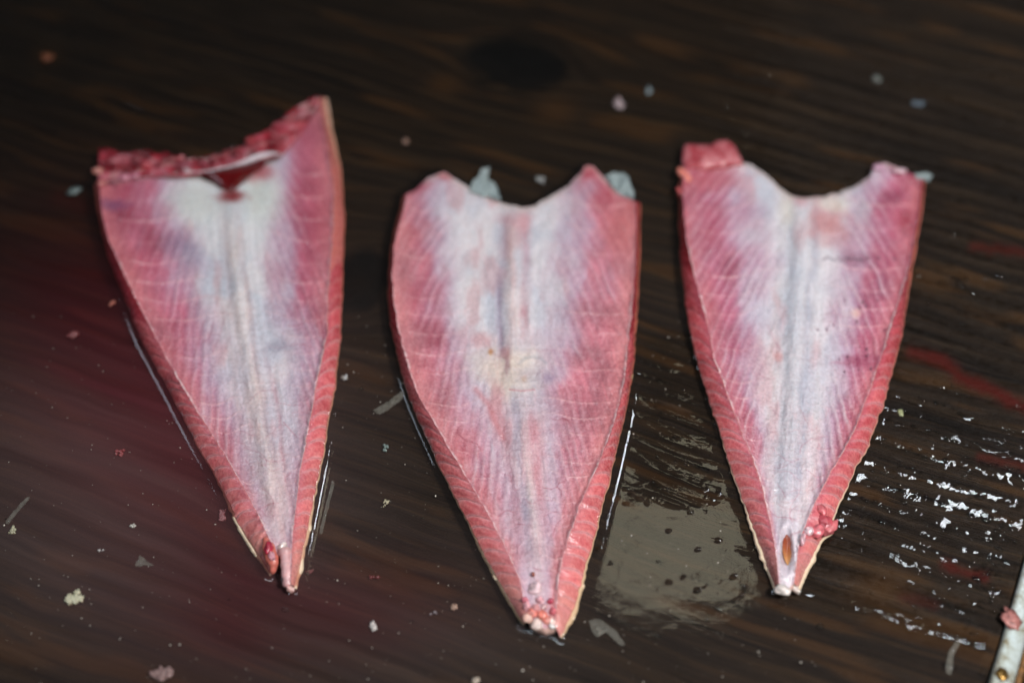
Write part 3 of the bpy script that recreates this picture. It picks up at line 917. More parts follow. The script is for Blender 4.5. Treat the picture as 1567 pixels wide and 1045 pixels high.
            mesh_obj("muscle_segment", Pp - off, grid_faces(M, K) if side_ else grid_faces(M, K)[:, ::-1], MAT_CUT, root, s2l(cc))
        # skin lip under the cut edge
        lip = np.interp(rows, [0, 0.1, 0.5, 0.75, 0.93, 1], [2.0, 0.8, 0.8, 1.8, 5.5 if idx else 6.5, 3.0])
        if side_ == 1: lip = np.interp(rows, [0, 0.2, 0.5, 0.8, 0.95, 1], [4.5 if idx == 0 else 1.0, 1.5, 1.0, 2.0, 6.0, 3.0])
        lip = lip * (0.55 + 0.9 * fbm(rows * 50, rows * 0 + 2.2, f['seed'] + 8 + side_, 3))
        sg = -1 if side_ == 0 else 1
        Wl = at(O[:, 0] + sg * lip, O[:, 1] + 0.3 * lip, zo - 0.0004)
        Wu = Wl * [1, 1, 0] - outdir * 0.0022 + np.array([0, 0, -0.0012])
        Wa = Wo - outdir * 0.0003 + np.array([0, 0, 0.0001])
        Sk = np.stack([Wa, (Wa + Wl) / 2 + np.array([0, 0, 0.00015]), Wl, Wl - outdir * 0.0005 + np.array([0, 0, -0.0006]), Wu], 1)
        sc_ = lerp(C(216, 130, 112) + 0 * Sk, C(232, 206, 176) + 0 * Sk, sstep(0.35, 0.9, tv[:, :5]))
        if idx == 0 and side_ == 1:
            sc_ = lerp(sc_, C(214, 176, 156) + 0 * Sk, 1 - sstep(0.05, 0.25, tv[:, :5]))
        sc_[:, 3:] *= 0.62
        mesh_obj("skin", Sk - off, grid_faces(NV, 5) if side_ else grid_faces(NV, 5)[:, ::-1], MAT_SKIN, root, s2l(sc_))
    # underside
    return root


LABELS = ["leftmost cut fish piece with ragged dark red top edge and forked tail end",
          "middle cut fish piece with smooth curved notch and yellowish patch at its centre",
          "rightmost cut fish piece with orange slit near its pointed white tail end"]
for k, f in enumerate(FISH):
    build_fish(k, f, LABELS[k])


# ---- lumps: noisy rounded bits joined into one surface
def ico(level=2):
    import bmesh
    bm = bmesh.new()
    bmesh.ops.create_icosphere(bm, subdivisions=level, radius=1.0)
    v = np.array([x.co[:] for x in bm.verts]); fc = np.array([[y.index for y in x.verts] for x in bm.faces])
    bm.free()
    return v, fc


ICO = {l: ico(l) for l in (1, 2, 3, 4)}


def blob(center, radii, seed, level=3, amp=0.35, freq=1.6, rot=0.0):
    v, fc = ICO[level]
    n = fbm(v[:, 0] * freq + seed * 1.7, v[:, 1] * freq + v[:, 2] * freq * 1.3 + seed, seed, 3) - 0.5
    n2 = fbm(v[:, 2] * freq * 2 + seed * 0.3, v[:, 0] * freq * 2 - v[:, 1] * freq, seed + 5, 2) - 0.5
    p = v * (1 + amp * 2 * n + amp * n2)[:, None] * np.asarray(radii)
    c, s_ = math.cos(rot), math.sin(rot)
    p = np.stack([p[:, 0] * c - p[:, 1] * s_, p[:, 0] * s_ + p[:, 1] * c, p[:, 2]], -1)
    return p + np.asarray(center), fc, n


def zsurf(f, x, y, z):
    """height of the lining under a pixel, or z where the pixel lies off it"""
    d = np.hypot(f['PX'] - x, f['PY'] - y)
    k = np.unravel_index(np.argmin(d), d.shape)
    return f['W3'][k][2] if d[k] < 5 else z


def blobs_part(name, items, mat, parent, off):
    """items: (px, py, z, rx_px, ry_px, rz, srgb); px sizes at the table scale; one object each"""
    for k, (x, y, z, rx, ry, rz, c) in enumerate(items):
        z = zsurf(CUR, x, y, z) + 0.0001 if y > 600 else z
        p = at(x, y, z)
        sc_ = np.linalg.norm(p - CAM) / FPX
        v, fc, n = blob(p - off, (rx * sc_, ry * sc_ / 0.77, rz), k * 13 + int(x), 3, 0.34, 1.5, 0.7 * math.sin(k * 2.3))
        mesh_obj(name, v, fc, mat, parent, s2l(np.clip(c * (1 + 0.7 * n[:, None]), 0, 1)))


def tube_part(name, pts, radii, mat, parent, off, col, seed=0, seg=10, flat=1.0):
    """pts: (px, py, z)"""
    P = np.array([at(x, y, z) for x, y, z in pts])
    n = 26
    d = np.r_[0, np.cumsum(np.linalg.norm(np.diff(P, axis=0), axis=1))]
    t = np.linspace(0, d[-1], n)
    Q = np.stack([np.interp(t, d, P[:, k]) for k in range(3)], -1)
    for _ in range(3): Q[1:-1] = (Q[:-2] + 2 * Q[1:-1] + Q[2:]) / 4
    r = np.interp(t, np.linspace(0, d[-1], len(radii)), radii)
    r = r * (0.75 + 0.5 * fbm(np.linspace(0, 9, n), np.full(n, seed + .5), seed, 3))
    r[0] *= 0.3; r[-1] *= 0.3
    tg = np.gradient(Q, axis=0); tg /= np.linalg.norm(tg, axis=1, keepdims=True)
    sd = np.cross(tg, [0, 0, 1]); sd /= np.maximum(np.linalg.norm(sd, axis=1, keepdims=True), 1e-6)
    upv = np.cross(sd, tg)
    an = np.linspace(0, 2 * math.pi, seg, endpoint=False)
    V = Q[:, None] + r[:, None, None] * (sd[:, None] * np.cos(an)[None, :, None] + flat * upv[:, None] * np.sin(an)[None, :, None])
    i = np.arange(n * seg).reshape(n, seg)
    Fc = np.stack([i[:-1], i[1:], np.roll(i[1:], -1, 1), np.roll(i[:-1], -1, 1)], -1).reshape(-1, 4)
    cc = np.broadcast_to(col, (n * seg, 3)) * (0.9 + 0.2 * fbm(np.linspace(0, 30, n * seg), np.zeros(n * seg), seed, 2))[:, None]
    return mesh_obj(name, (V - off).reshape(-1, 3), Fc, mat, parent, s2l(np.clip(cc, 0, 1)))


# fish 1: ragged dark red end, blood clot, membrane, strand at the tail
f = CUR = FISH[0]; root, off = f['root'], f['off']
lowT = pl((150, 286), (180, 276), (226, 270), (268, 272), (299, 270), (330, 262), (360, 256), (400, 246), (428, 242), (462, 205), (490, 158))
hiT = pl((152, 226), (166, 224), (184, 238), (215, 231), (253, 233), (284, 243), (307, 241), (345, 231), (376, 221), (392, 207), (408, 203), (433, 183), (460, 161), (484, 147))
n = 160
A_ = resample(lowT, n, 1); B_ = resample(hiT, n, 1)
B_[:, 1] += 15 * (fbm(np.linspace(0, 38, n), np.zeros(n), 4, 3) - 0.5)
m = 16
t = np.linspace(0, 1, m)
PP = A_[:, None] * (1 - t)[None, :, None] + B_[:, None] * t[None, :, None]
zz = 0.0045 + 0.0012 * t[None, :] + 0.0046 * (fbm(PP[..., 0] / 24, PP[..., 1] / 11, 5, 3) - 0.5) * np.sin(t * math.pi)[None, :] ** 0.3
Wt = at(PP[..., 0], PP[..., 1], zz)
bk = Wt[:, -1:] + np.array([0, 0.001, -0.003]); bk2 = Wt[:, -1:] * [1, 1, 0] + np.array([0, 0.0008, -0.001])
Wt = np.concatenate([Wt, bk, bk2], 1)
nn = fbm(PP[..., 0] / 16, PP[..., 1] / 10, 6, 3)
tc = lerp(C(92, 10, 18) + 0 * PP[..., :1] * np.ones(3), C(166, 44, 58) + 0 * PP[..., :1] * np.ones(3), np.clip((nn - 0.28) * 2.2, 0, 1))
tc = lerp(tc, C(196, 128, 140) + 0 * tc, 0.55 * sstep(0.55, 0.75, fbm(PP[..., 0] / 22, PP[..., 1] / 7, 8, 2)))
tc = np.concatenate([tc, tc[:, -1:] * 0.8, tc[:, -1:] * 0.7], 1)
mesh_obj("torn_flesh", Wt - off, grid_faces(n, m + 2), MAT_TORN, root, s2l(tc))
items = []
for (x, y, r, c) in ((160, 240, 11, C(150, 60, 66)), (172, 232, 8, C(170, 92, 96)), (150, 262, 8, C(208, 160, 140)), (156, 280, 7, C(210, 150, 140)), (196, 250, 10, C(150, 36, 40)),
                     (216, 246, 9, C(180, 110, 118)), (238, 243, 10, C(160, 70, 78)), (252, 240, 7, C(170, 60, 60)), (268, 249, 9, C(196, 120, 110)), (280, 256, 8, C(190, 190, 190)),
                     (288, 262, 7, C(206, 214, 212)), (296, 248, 8, C(150, 90, 100)), (312, 252, 9, C(150, 70, 84)), (326, 246, 9, C(156, 66, 78)), (344, 238, 9, C(140, 44, 56)),
                     (366, 230, 9, C(150, 40, 50)), (384, 216, 9, C(170, 60, 66)), (396, 214, 8, C(180, 84, 84)), (402, 222, 6, C(196, 120, 118)), (466, 163, 8, C(206, 160, 160)),
                     (478, 156, 7, C(170, 60, 66)), (190, 272, 9, C(196, 150, 168)), (206, 269, 8, C(190, 130, 152)), (180, 281, 6, C(206, 150, 160))):
    if (x * 7 + y) % 3 == 0 or y > 258 or x > 460: items.append((x, y, 0.0049, r * 1.05, r * 0.6, 0.0011, c * [0.88, 0.72, 0.74]))
blobs_part("flesh_shred", items, MAT_TORN, root, off)
tube_part("membrane", [(288, 264, 0.0050), (320, 262, 0.0057), (352, 255, 0.0062), (378, 248, 0.0064), (398, 238, 0.0066), (415, 235, 0.0064), (430, 236, 0.0056)],
          [0.0002, 0.0004, 0.0004, 0.0006, 0.0011, 0.0011, 0.0003], MAT_TORN, root, off, C(196, 184, 190), 3)
MAT_BLOOD = simple_mat("dark_wet_blood", (86, 8, 10), 0.08, var=0.3, bump=0.2, coat=0.6)
pb_ = resample(pl((305, 262), (330, 258), (360, 255), (390, 248), (408, 246), (402, 258), (384, 268), (368, 284), (353, 296), (336, 288), (320, 274), (305, 262)), 60, 2)
cen = pb_.mean(0)
rr_ = np.linspace(0, 1, 7)
Q = cen + (pb_[None] - cen) * rr_[:, None, None]
Wb = at(Q[..., 0], Q[..., 1], 0.0049 + 0.0009 * (1 - rr_ ** 2)[:, None] - 0.0014 * (rr_ == 1)[:, None])
mesh_obj("blood_clot", Wb - off, grid_faces(7, 60), MAT_BLOOD, root)
tube_part("tail_strand", [(436, 838, 0.0045), (438, 858, 0.0040), (439, 880, 0.0034), (441, 899, 0.0024)], [0.0019, 0.0018, 0.0018, 0.0014], MAT_TORN, root, off, C(214, 164, 164), 5)
tube_part("tail_prong", [(407, 822, 0.0042), (413, 845, 0.0036), (419, 862, 0.003), (417, 878, 0.0018)], [0.0012, 0.0022, 0.0021, 0.0008], MAT_TORN, root, off, C(206, 112, 98), 6)
blobs_part("flesh_lump", [(411, 838, 0.005, 6, 9, 0.0014, C(160, 40, 60)), (416, 850, 0.0048, 5, 7, 0.0013, C(212, 150, 160)), 
                          (433, 838, 0.0062, 8, 6, 0.0012, C(214, 196, 190)), (445, 901, 0.0022, 6, 4, 0.0012, C(214, 168, 160))], MAT_TORN, root, off)

# fish 2: lumps round the vent, shreds of membrane
f = CUR = FISH[1]; root, off = f['root'], f['off']
items = []
for (x, y, r, c) in ((819, 900, 10, C(202, 172, 176)), (806, 926, 6, C(206, 148, 154)),
                     (820, 930, 6, C(206, 140, 140)), (803, 918, 5, C(196, 110, 122)), (826, 918, 6, C(206, 150, 156)), (833, 929, 5, C(206, 160, 160)), (814, 938, 8, C(212, 124, 112)), (830, 942, 8, C(212, 120, 104)),
                     (838, 947, 7, C(214, 128, 114)), (808, 945, 7, C(220, 176, 160)), (822, 955, 9, C(226, 200, 190)), (844, 950, 6, C(222, 186, 176)), (845, 958, 5, C(226, 214, 210)), (842, 920, 5, C(176, 60, 80)), (846, 935, 6, C(196, 96, 104))):
    items.append((x, y, 0.0062 - 0.00004 * (y - 870), r, r * 0.8, 0.0009, c))
blobs_part("flesh_lump", items, MAT_TORN, root, off)
v_, fc_, n_ = blob(at(816, 878, zsurf(f, 816, 878, 0.007) + 0.0008) - off, (0.0006, 0.0008, 0.0005), 3, 3, 0.1)
mesh_obj("vent", v_, fc_, MAT_TORN, root, s2l(np.tile(C(150, 84, 70), (len(v_), 1))))


def shred(name, poly, z0, z1, mat, parent, off, label=None, seed=1, thick=0.00025):
    P = resample(np.vstack([poly, poly[:1]]), 48, 1)[:-1]
    n = len(P)
    jit = (fbm(np.linspace(0, 30, n), np.full(n, seed + .1), seed, 3) - 0.5) * 5
    c = P.mean(0)
    d = P - c
    P = P + d / np.maximum(np.linalg.norm(d, axis=1, keepdims=True), 1) * jit[:, None]
    rad = np.linspace(0.0, 1, 6)
    Q = c + (P[None] - c) * rad[:, None, None]
    zz = z0 + (z1 - z0) * fbm(Q[..., 0] / 9, Q[..., 1] / 9, seed, 2)
    T_ = at(Q[..., 0], Q[..., 1], zz)
    Bm = T_ - np.array([0, 0, thick])
    nv = 6 * n
    i = np.arange(nv).reshape(6, n)
    top = np.stack([i[:-1], np.roll(i[:-1], -1, 1), np.roll(i[1:], -1, 1), i[1:]], -1).reshape(-1, 4)
    rim = np.stack([i[-1], np.roll(i[-1], -1), np.roll(i[-1], -1) + nv, i[-1] + nv], -1)
    V = np.vstack([T_.reshape(-1, 3), Bm.reshape(-1, 3)])
    return mesh_obj(name, V - off, np.vstack([top[:, ::-1], top + nv, rim]), mat, parent)


MAT_SHRED = simple_mat("translucent_membrane", (176, 190, 190), 0.3, alpha=0.5, nscale=900, var=0.35, bump=0.6, coat=0.3)
MAT_SLIVER = simple_mat("clear_sliver", (156, 152, 140), 0.3, alpha=0.14, nscale=900, var=0.4, bump=0.4, coat=0.3)
shred("membrane_shred", pl((718, 292), (724, 278), (733, 270), (737, 258), (751, 255), (743, 265), (746, 274), (757, 280), (768, 306), (745, 302)), 0.003, 0.0065, MAT_SHRED, root, off, seed=2)
shred("membrane_shred", pl((926, 270), (938, 262), (950, 266), (958, 264), (964, 280), (971, 296), (970, 306), (948, 298), (936, 284)), 0.003, 0.0065, MAT_SHRED, root, off, seed=3)

# fish 3: torn pink lump, flap, slit, white tip
f = CUR = FISH[2]; root, off = f['root'], f['off']
poly = pl((1046, 258), (1044, 238), (1047, 221), (1068, 220), (1090, 222), (1100, 214), (1112, 214), (1124, 222), (1132, 238), (1137, 251), (1112, 256), (1080, 262))
n = 60
P = resample(np.vstack([poly, poly[:1]]), n + 1, 1)[:-1]
P += 3 * (fbm(np.linspace(0, 25, n), np.zeros(n), 12, 2) - 0.5)[:, None]
c = P.mean(0); rad = np.linspace(0, 1, 14)
Q = c + (P[None] - c) * rad[:, None, None]
zz = 0.0047 + 0.0026 * (1 - rad ** 3)[:, None] * (0.5 + 0.9 * fbm(Q[..., 0] / 17, Q[..., 1] / 17, 14, 3))
T_ = at(Q[..., 0], Q[..., 1], zz)
sk = np.concatenate([T_, T_[-1:] + [0, 0.0004, -0.002], T_[-1:] * [1, 1, 0] + [0, 0, -0.001]], 0)
nn = fbm(Q[..., 0] / 9, Q[..., 1] / 9, 15, 3)
tc = lerp(C(170, 66, 74) + 0 * T_, C(214, 138, 142) + 0 * T_, np.clip((nn - .3) * 2.2, 0, 1))
tc = np.concatenate([tc, tc[-1:], tc[-1:] * 0.8], 0)
mesh_obj("torn_flesh", sk - off, np.vstack([grid_faces(16, n), np.stack([np.arange(15) * n + n - 1, (np.arange(15) + 1) * n + n - 1, (np.arange(15) + 1) * n, np.arange(15) * n], -1)]), MAT_TORN, root, s2l(tc))
blobs_part("flesh_lump", [(1042, 293, 0.004, 6, 8, 0.0015, C(190, 90, 90)), (1048, 270, 0.0045, 7, 14, 0.0015, C(206, 120, 104)), (1270, 808, 0.0035, 9, 13, 0.0016, C(206, 108, 112)), (1262, 798, 0.0046, 10, 10, 0.0014, C(196, 84, 94)),
                          (1258, 780, 0.005, 7, 8, 0.0012, C(206, 104, 110)), (1251, 812, 0.0045, 9, 9, 0.0012, C(204, 104, 112)), (1238, 812, 0.0055, 7, 5, 0.0011, C(226, 190, 196)), (1229, 824, 0.0055, 4, 9, 0.001, C(222, 176, 184)),
                          (1197, 902, 0.0020, 11, 7, 0.0014, C(226, 214, 206)), (1216, 900, 0.0020, 5, 7, 0.0012, C(224, 206, 196)), (1345, 256, 0.0053, 8, 6, 0.0012, C(196, 150, 172)), (1378, 262, 0.0053, 12, 4, 0.001, C(206, 170, 178))],
           MAT_TORN, root, off)
shred("membrane_shred", pl((1400, 266), (1418, 264), (1428, 269), (1420, 277), (1404, 275)), 0.0035, 0.0055, MAT_SHRED, root, off, seed=5)
q = resample(pl((1204, 816), (1210, 824), (1213, 838), (1211, 852), (1206, 866), (1201, 858), (1197, 842), (1198, 826), (1204, 816)), 41, 1)[:-1]
c = q.mean(0); rad = np.linspace(0, 1, 6)
Q = c + (q[None] - c) * rad[:, None, None]
zf = zsurf(f, 1204, 842, 0.004) + 0.0003 + 0.0009 * (rad ** 2)[:, None] + 0 * Q[..., 0]
T_ = at(Q[..., 0], Q[..., 1], zf)
oc = lerp(C(136, 52, 20) + 0 * T_, C(206, 150, 96) + 0 * T_, sstep(822, 868, Q[..., 1] + 10 * (rad[:, None] - 0.5)))
mesh_obj("vent", T_ - off, np.vstack([grid_faces(6, 40), np.stack([np.arange(5) * 40 + 39, (np.arange(5) + 1) * 40 + 39, (np.arange(5) + 1) * 40, np.arange(5) * 40], -1)]), MAT_TORN, root, s2l(oc))

# ------------------------------------------------------------------ droplets on the bare wood
nt = NT("water_drop")
fr = nt.n('ShaderNodeFresnel'); fr.inputs['IOR'].default_value = 1.45
tr = nt.n('ShaderNodeBsdfTransparent'); tr.inputs['Color'].default_value = (0.92, 0.93, 0.92, 1)
gl = nt.n('ShaderNodeBsdfGlossy'); gl.inputs['Roughness'].default_value = 0.05
m2 = nt.n('ShaderNodeMixShader')
nt.l(fr.outputs[0], m2.inputs[0]); nt.l(tr.outputs[0], m2.inputs[1]); nt.l(gl.outputs[0], m2.inputs[2])
nt.l(m2.outputs[0], nt.out.inputs[0])
MAT_DROP = nt.m

dv, dfc = ICO[2]
cand = []
M_ = 60000
cx = rng.uniform(0, 1567, M_); cy = rng.uniform(0, 1045, M_)
cw = at(cx, cy, 0.0)
hh_, a_, g_, k_, rid_, up_, dry_ = wood_height(cw[:, 0], cw[:, 1])
dens = 0.35 * dry_ * (rid_ > 0.72) * sstep(640, 720, cy) + 0.012 * dry_ * sstep(420, 650, cy) + 0.012 * up_ * (cy < 420) + 0.008
clump = sstep(0.45, 0.66, fbm(cx / 60, (cy - 0.27 * cx) / 14, 201, 3))
dens = dens * (0.12 + 1.2 * clump)
band = np.exp(-(((cx - 1545 + (cy - 830) * 0.30) / 38.0) ** 2)) * sstep(740, 790, cy) * (1 - sstep(950, 1000, cy))
dens = np.maximum(dens, 0.55 * band)
mid_ = np.exp(-((cx - 1035) / 80.0) ** 2) * sstep(500, 560, cy) * (1 - sstep(770, 800, cy))
dens = np.maximum(dens, 0.35 * mid_ * (rid_ > 0.7))
allfish = np.zeros(M_, bool)
for f in FISH: allfish |= inside(f['outline'], cx, cy)
ok = (rng.uniform(0, 1, M_) < dens * 0.32) & ~allfish & (cw[:, 0] < edge_x(cw[:, 1]) - 0.004)
idx = np.where(ok)[0]
rad_ = np.exp(rng.normal(math.log(0.00036), 0.42, len(idx)))
big = [(1462, 428, .0011), (1470, 436, .0013), (1478, 430, .0010), (1436, 434, .0009), (1509, 430, .0011), (1522, 427, .0013), (1530, 424, .0012), (1420, 469, .0008), (1468, 480, .0009), (1473, 496, .0010),
       (200, 162, .0011), (215, 170, .0009), (240, 204, .0011), (108, 57, .0012), (92, 97, .001), (300, 185, .0009), (931, 73, .0011), (928, 48, .0009), (1215, 58, .0010), (1185, 50, .0009),
       (1112, 168, .0008), (1330, 208, .0008), (1395, 185, .0007), (1505, 235, .0009), (1487, 208, .0009), (1216, 283, .0008), (437, 933, .0008), (1082, 948, .0008), (1101, 932, .0009), (1006, 972, .0009), (1138, 897, .0010), (1256, 958, .0010), (1141, 905, .0006)]
pts = [(cw[i, 0], cw[i, 1], hh_[i], r) for i, r in zip(idx, rad_)]
for (x, y, r) in big:
    p = at(x, y, 0.0); h0 = wood_height(np.array([p[0]]), np.array([p[1]]))[0][0]
    pts.append((p[0], p[1], max(h0, 0.0), r))
# beads strung along the grain at the right, and a scatter near the metal edge
STR = [((1349, 704), (1395, 718), (1416, 729), (1468, 748), (1510, 766), (1563, 774)), ((1325, 732), (1360, 743), (1402, 757), (1437, 771), (1482, 788), (1524, 806)),
       ((1297, 759), (1314, 760), (1346, 771)), ((1314, 792), (1339, 802), (1356, 802), (1374, 811)), ((1350, 640), (1373, 648), (1396, 650), (1441, 668), (1467, 676)),
       ((1334, 666), (1366, 677), (1376, 684), (1415, 699), (1454, 708)), ((1409, 612), (1431, 617), (1477, 637)), ((1509, 656), (1539, 660), (1565, 676)), ((1440, 690), (1490, 706), (1560, 722)),
       ((1395, 545), (1420, 556), (1440, 566)), ((1450, 590), (1480, 602), (1520, 622)), ((1400, 800), (1440, 812), (1470, 822)),
       ((985, 572), (1010, 583), (1040, 590), (1070, 602)), ((985, 612), (1020, 632), (1060, 648)), ((985, 655), (1030, 668), (1075, 682)), ((975, 690), (1010, 700), (1060, 712), (1105, 725)), ((1000, 745), (1050, 752), (1090, 760))]
for q, P_ in enumerate(STR):
    P_ = resample(np.array(P_, float), 200)
    ln = np.hypot(*(P_[-1] - P_[0]))
    n_ = int(ln / (3.4 if q < 9 else 5.0))
    for j in range(n_):
        c_ = P_[rng.integers(0, 200)]
        if noise(np.array([c_[0] / 9]), np.array([q * 3.3]), 77)[0] < 0.38: continue
        xx, yy_ = c_[0] + rng.normal(0, 1.6), c_[1] + rng.normal(0, 1.9)
        p = at(xx, yy_, 0.0)
        if p[0] > edge_x(p[1]) - 0.003: continue
        h0 = wood_height(np.array([p[0]]), np.array([p[1]]))[0][0]
        pts.append((p[0], p[1], max(h0, -0.0001), float(np.exp(rng.normal(math.log(0.00038), 0.40)))))
NSTR = len(pts)
for j in range(120):
    t_ = rng.random()
    xx, yy_ = 1555 - 75 * t_ + rng.normal(0, 15), 780 + 150 * t_ + rng.normal(0, 12)
    p = at(xx, yy_, 0.0)
    if p[0] > edge_x(p[1]) - 0.003: continue
    h0 = wood_height(np.array([p[0]]), np.array([p[1]]))[0][0]
    pts.append((p[0], p[1], max(h0, -0.0001), float(np.exp(rng.normal(math.log(0.00042), 0.45)))))
pts = np.array(pts)
ND = len(pts)
an = rng.uniform(0, 6.28, ND)
el = 1 + np.abs(rng.normal(0, 0.5, ND))
base_a = -math.atan(SL) + rng.normal(0, 0.25, ND)
dv2 = dv.copy()
Vd = np.zeros((ND, len(dv2), 3))
ca, sa = np.cos(base_a), np.sin(base_a)
lx = dv2[None, :, 0] * (pts[:, 3] * el)[:, None]; ly = dv2[None, :, 1] * pts[:, 3][:, None]
Vd[..., 0] = pts[:, 0][:, None] + lx * ca[:, None] - ly * sa[:, None]
Vd[..., 1] = pts[:, 1][:, None] + lx * sa[:, None] + ly * ca[:, None]
flat = np.where(np.arange(ND) < len(idx) + len(big), rng.uniform(0.3, 0.6, ND), rng.uniform(0.45, 0.8, ND))
Vd[..., 2] = np.maximum(pts[:, 2], -0.0001)[:, None] + dv2[None, :, 2] * (pts[:, 3] * flat)[:, None] + lx * rng.normal(0, 0.10, ND)[:, None] + ly * rng.normal(0, 0.10, ND)[:, None]
Fd = (dfc[None] + (np.arange(ND) * len(dv2))[:, None, None]).reshape(-1, 3)
dr = mesh_obj("water_droplets", Vd.reshape(-1, 3), Fd, MAT_DROP)
dr["kind"] = "stuff"

# fine pale specks floating in the blood water
MAT_SPECK = simple_mat("pale_speck", (196, 188, 176), 0.4, var=0.4, bump=0.2)
tv_, tf_ = ICO[1]
NS = 760
sx_ = rng.uniform(-40, 1250, NS); sy_ = rng.uniform(480, 1045, NS)
okk = np.ones(NS, bool)
for f in FISH: okk &= ~inside(f['outline'], sx_, sy_)
sx_, sy_ = sx_[okk], sy_[okk]
p = at(sx_, sy_, 0.0002)
r = np.exp(rng.normal(math.log(0.00010), 0.50, len(p)))
Vs = p[:, None] + tv_[None] * r[:, None, None] * rng.uniform(0.5, 1.6, (len(p), 1, 3)) * [1, 1, 0.5]
sp_ = mesh_obj("fish_specks", Vs.reshape(-1, 3), (tf_[None] + (np.arange(len(p)) * len(tv_))[:, None, None]).reshape(-1, 3), MAT_SPECK, smooth=False)
sp_["kind"] = "stuff"

# ------------------------------------------------------------------ scraps of flesh and scale, each a thing
GRP = "small scraps scattered over the wet board"


def scrap(name, label, px, py, rx, ry, col, seed, rot=0.0, pieces=1, rz=None, cat="scrap", mat=None):
    rx, ry = rx * 0.74, ry * 0.74
    col = np.asarray(col) * 0.88
    p = at(px, py, 0.0)
    h0 = max(wood_height(np.array([p[0]]), np.array([p[1]]))[0][0], -0.0002)
    k = np.linalg.norm(p - CAM) / FPX
    r1, r2 = rx * k / 2, ry * k / 2 / 0.77
    rr = random.Random(seed)
    Vs, Fs, Cs = [], [], []
    nb_ = 0
    pieces = pieces if pieces == 1 else pieces * 3
    for q in range(pieces):
        s_ = 1.0 if pieces == 1 else rr.uniform(0.16, 0.48)
        ox, oy = (0, 0) if pieces == 1 else (max(-.8, min(.8, rr.gauss(0, .42))) * r1, max(-.8, min(.8, rr.gauss(0, .42))) * r2)
        v, fc, nn = blob((ox, oy, 0), (r1 * s_, r2 * s_, (rz or 0.26 * min(r1, r2)) * (0.8 + 0.4 * rr.random())), seed * 7 + q, 3, 0.75, 2.6, rot + (rr.uniform(-1, 1) if pieces > 1 else 0))
        Vs.append(v); Fs.append(fc + nb_); nb_ += len(v)
        Cs.append(np.clip(np.asarray(col) * (1 + 0.5 * nn[:, None]), 0, 1))
    o = mesh_obj(name, np.vstack(Vs), np.vstack(Fs), mat or MAT_SCRAP, None, s2l(np.vstack(Cs)))
    o.location = (p[0], p[1], h0 + 0.00025)
    return tag(o, label, cat, GRP)


scrap("flesh_crumb", "ragged cream crumb, the largest pale scrap in the reddish water at lower left", 114, 915, 30, 24, C(206, 200, 170), 1, 0.3, 7)
scrap("flesh_crumb", "small white crumb in the dark water above the ragged cream crumb", 203, 804, 13, 10, C(196, 190, 180), 2, 0.2, 3)
scrap("flesh_crumb", "tiny white crumb between the ragged cream crumb and the clear triangular flake", 155, 842, 11, 6, C(206, 200, 196), 3, 0.1, 2)
scrap("flesh_scrap", "pink scrap in the red water left of the left fish piece", 182, 692, 20, 14, C(150, 70, 72), 4, 0.4, 3)
scrap("flesh_scrap", "orange pink scrap close by the upper left edge of the left fish piece", 170, 464, 17, 10, C(186, 110, 92), 5, 0.1, 2)
scrap("flesh_scrap", "dull pink oblong scrap near the left fish piece, below the orange pink one", 112, 512, 20, 12, C(130, 66, 66), 6, 0.6)
scrap("flesh_crumb", "cream crumb like a figure eight between the left and middle fish tails", 590, 770, 10, 16, C(196, 184, 152), 7, 0.2, 3)
scrap("scale_flake", "pale greenish flake between the left and middle fish pieces", 591, 684, 15, 15, C(130, 146, 140), 8, 0.5, 3, cat="flake")
scrap("flesh_crumb", "bright white grain below the tail of the left fish piece", 571, 957, 12, 16, C(222, 212, 206), 9, 0.3)
scrap("flesh_crumb", "tan round grain just left of the tail of the middle fish piece", 695, 928, 12, 11, C(186, 150, 130), 10, 0.3)
scrap("flesh_crumb", "greyish grain left of the tan round grain near the middle tail", 664, 938, 15, 10, C(150, 136, 140), 11, 0.3, 2)
scrap("flesh_crumb", "cream grain at the near edge of the photo below the middle tail", 728, 1040, 14, 10, C(206, 186, 166), 12, 0.2)
scrap("flesh_scrap", "pinkish white lump on the dark board behind the middle and right fish pieces", 947, 158, 17, 24, C(186, 164, 166), 13, 0.1)
scrap("scale_flake", "bluish white chip right beside the pinkish lump at the back", 993, 140, 24, 17, C(150, 166, 172), 14, 0.4, 2, cat="flake")
scrap("scale_flake", "grey blue chip on the dark board behind the right fish piece", 1403, 160, 24, 16, C(112, 128, 142), 15, -0.4, 2, cat="flake")
scrap("flesh_crumb", "pale round speck behind the right fish piece, left of the grey blue chip", 1341, 122, 16, 13, C(130, 134, 128), 16)
scrap("scale_flake", "white chip lying in the notch above the middle fish piece", 828, 276, 17, 13, C(176, 176, 174), 17, 0.3, 2, cat="flake")
scrap("flesh_crumb", "tan round speck on the board right of the left fish piece's high corner", 620, 216, 14, 12, C(150, 116, 100), 18)
scrap("flesh_crumb", "cream crumb beside the lower right edge of the right fish piece", 1377, 632, 14, 15, C(186, 190, 140), 19, 0.2, 3)
scrap("scale_flake", "small white chip beside the right edge of the left fish piece", 527, 578, 12, 10, C(190, 190, 190), 20, 0.6, 1, cat="flake")
scrap("scale_flake", "grey flake on the dark board left of the left fish piece's top corner", 113, 293, 26, 12, C(110, 124, 122), 21, 0.45, 1, cat="flake")
scrap("flesh_scrap", "whitish pink smear of flesh against the lower left edge of the left fish piece", 340, 790, 16, 28, C(150, 96, 98), 22, 0.3, 4)
scrap("flesh_scrap", "red shred lying between the left tail and the middle fish piece", 572, 882, 20, 9, C(112, 44, 44), 23, 0.1, 2)
scrap("flesh_scrap", "dark red bit near the left fish piece's tail, right of the fork", 474, 874, 16, 9, C(120, 60, 60), 24, 0.4, 2)
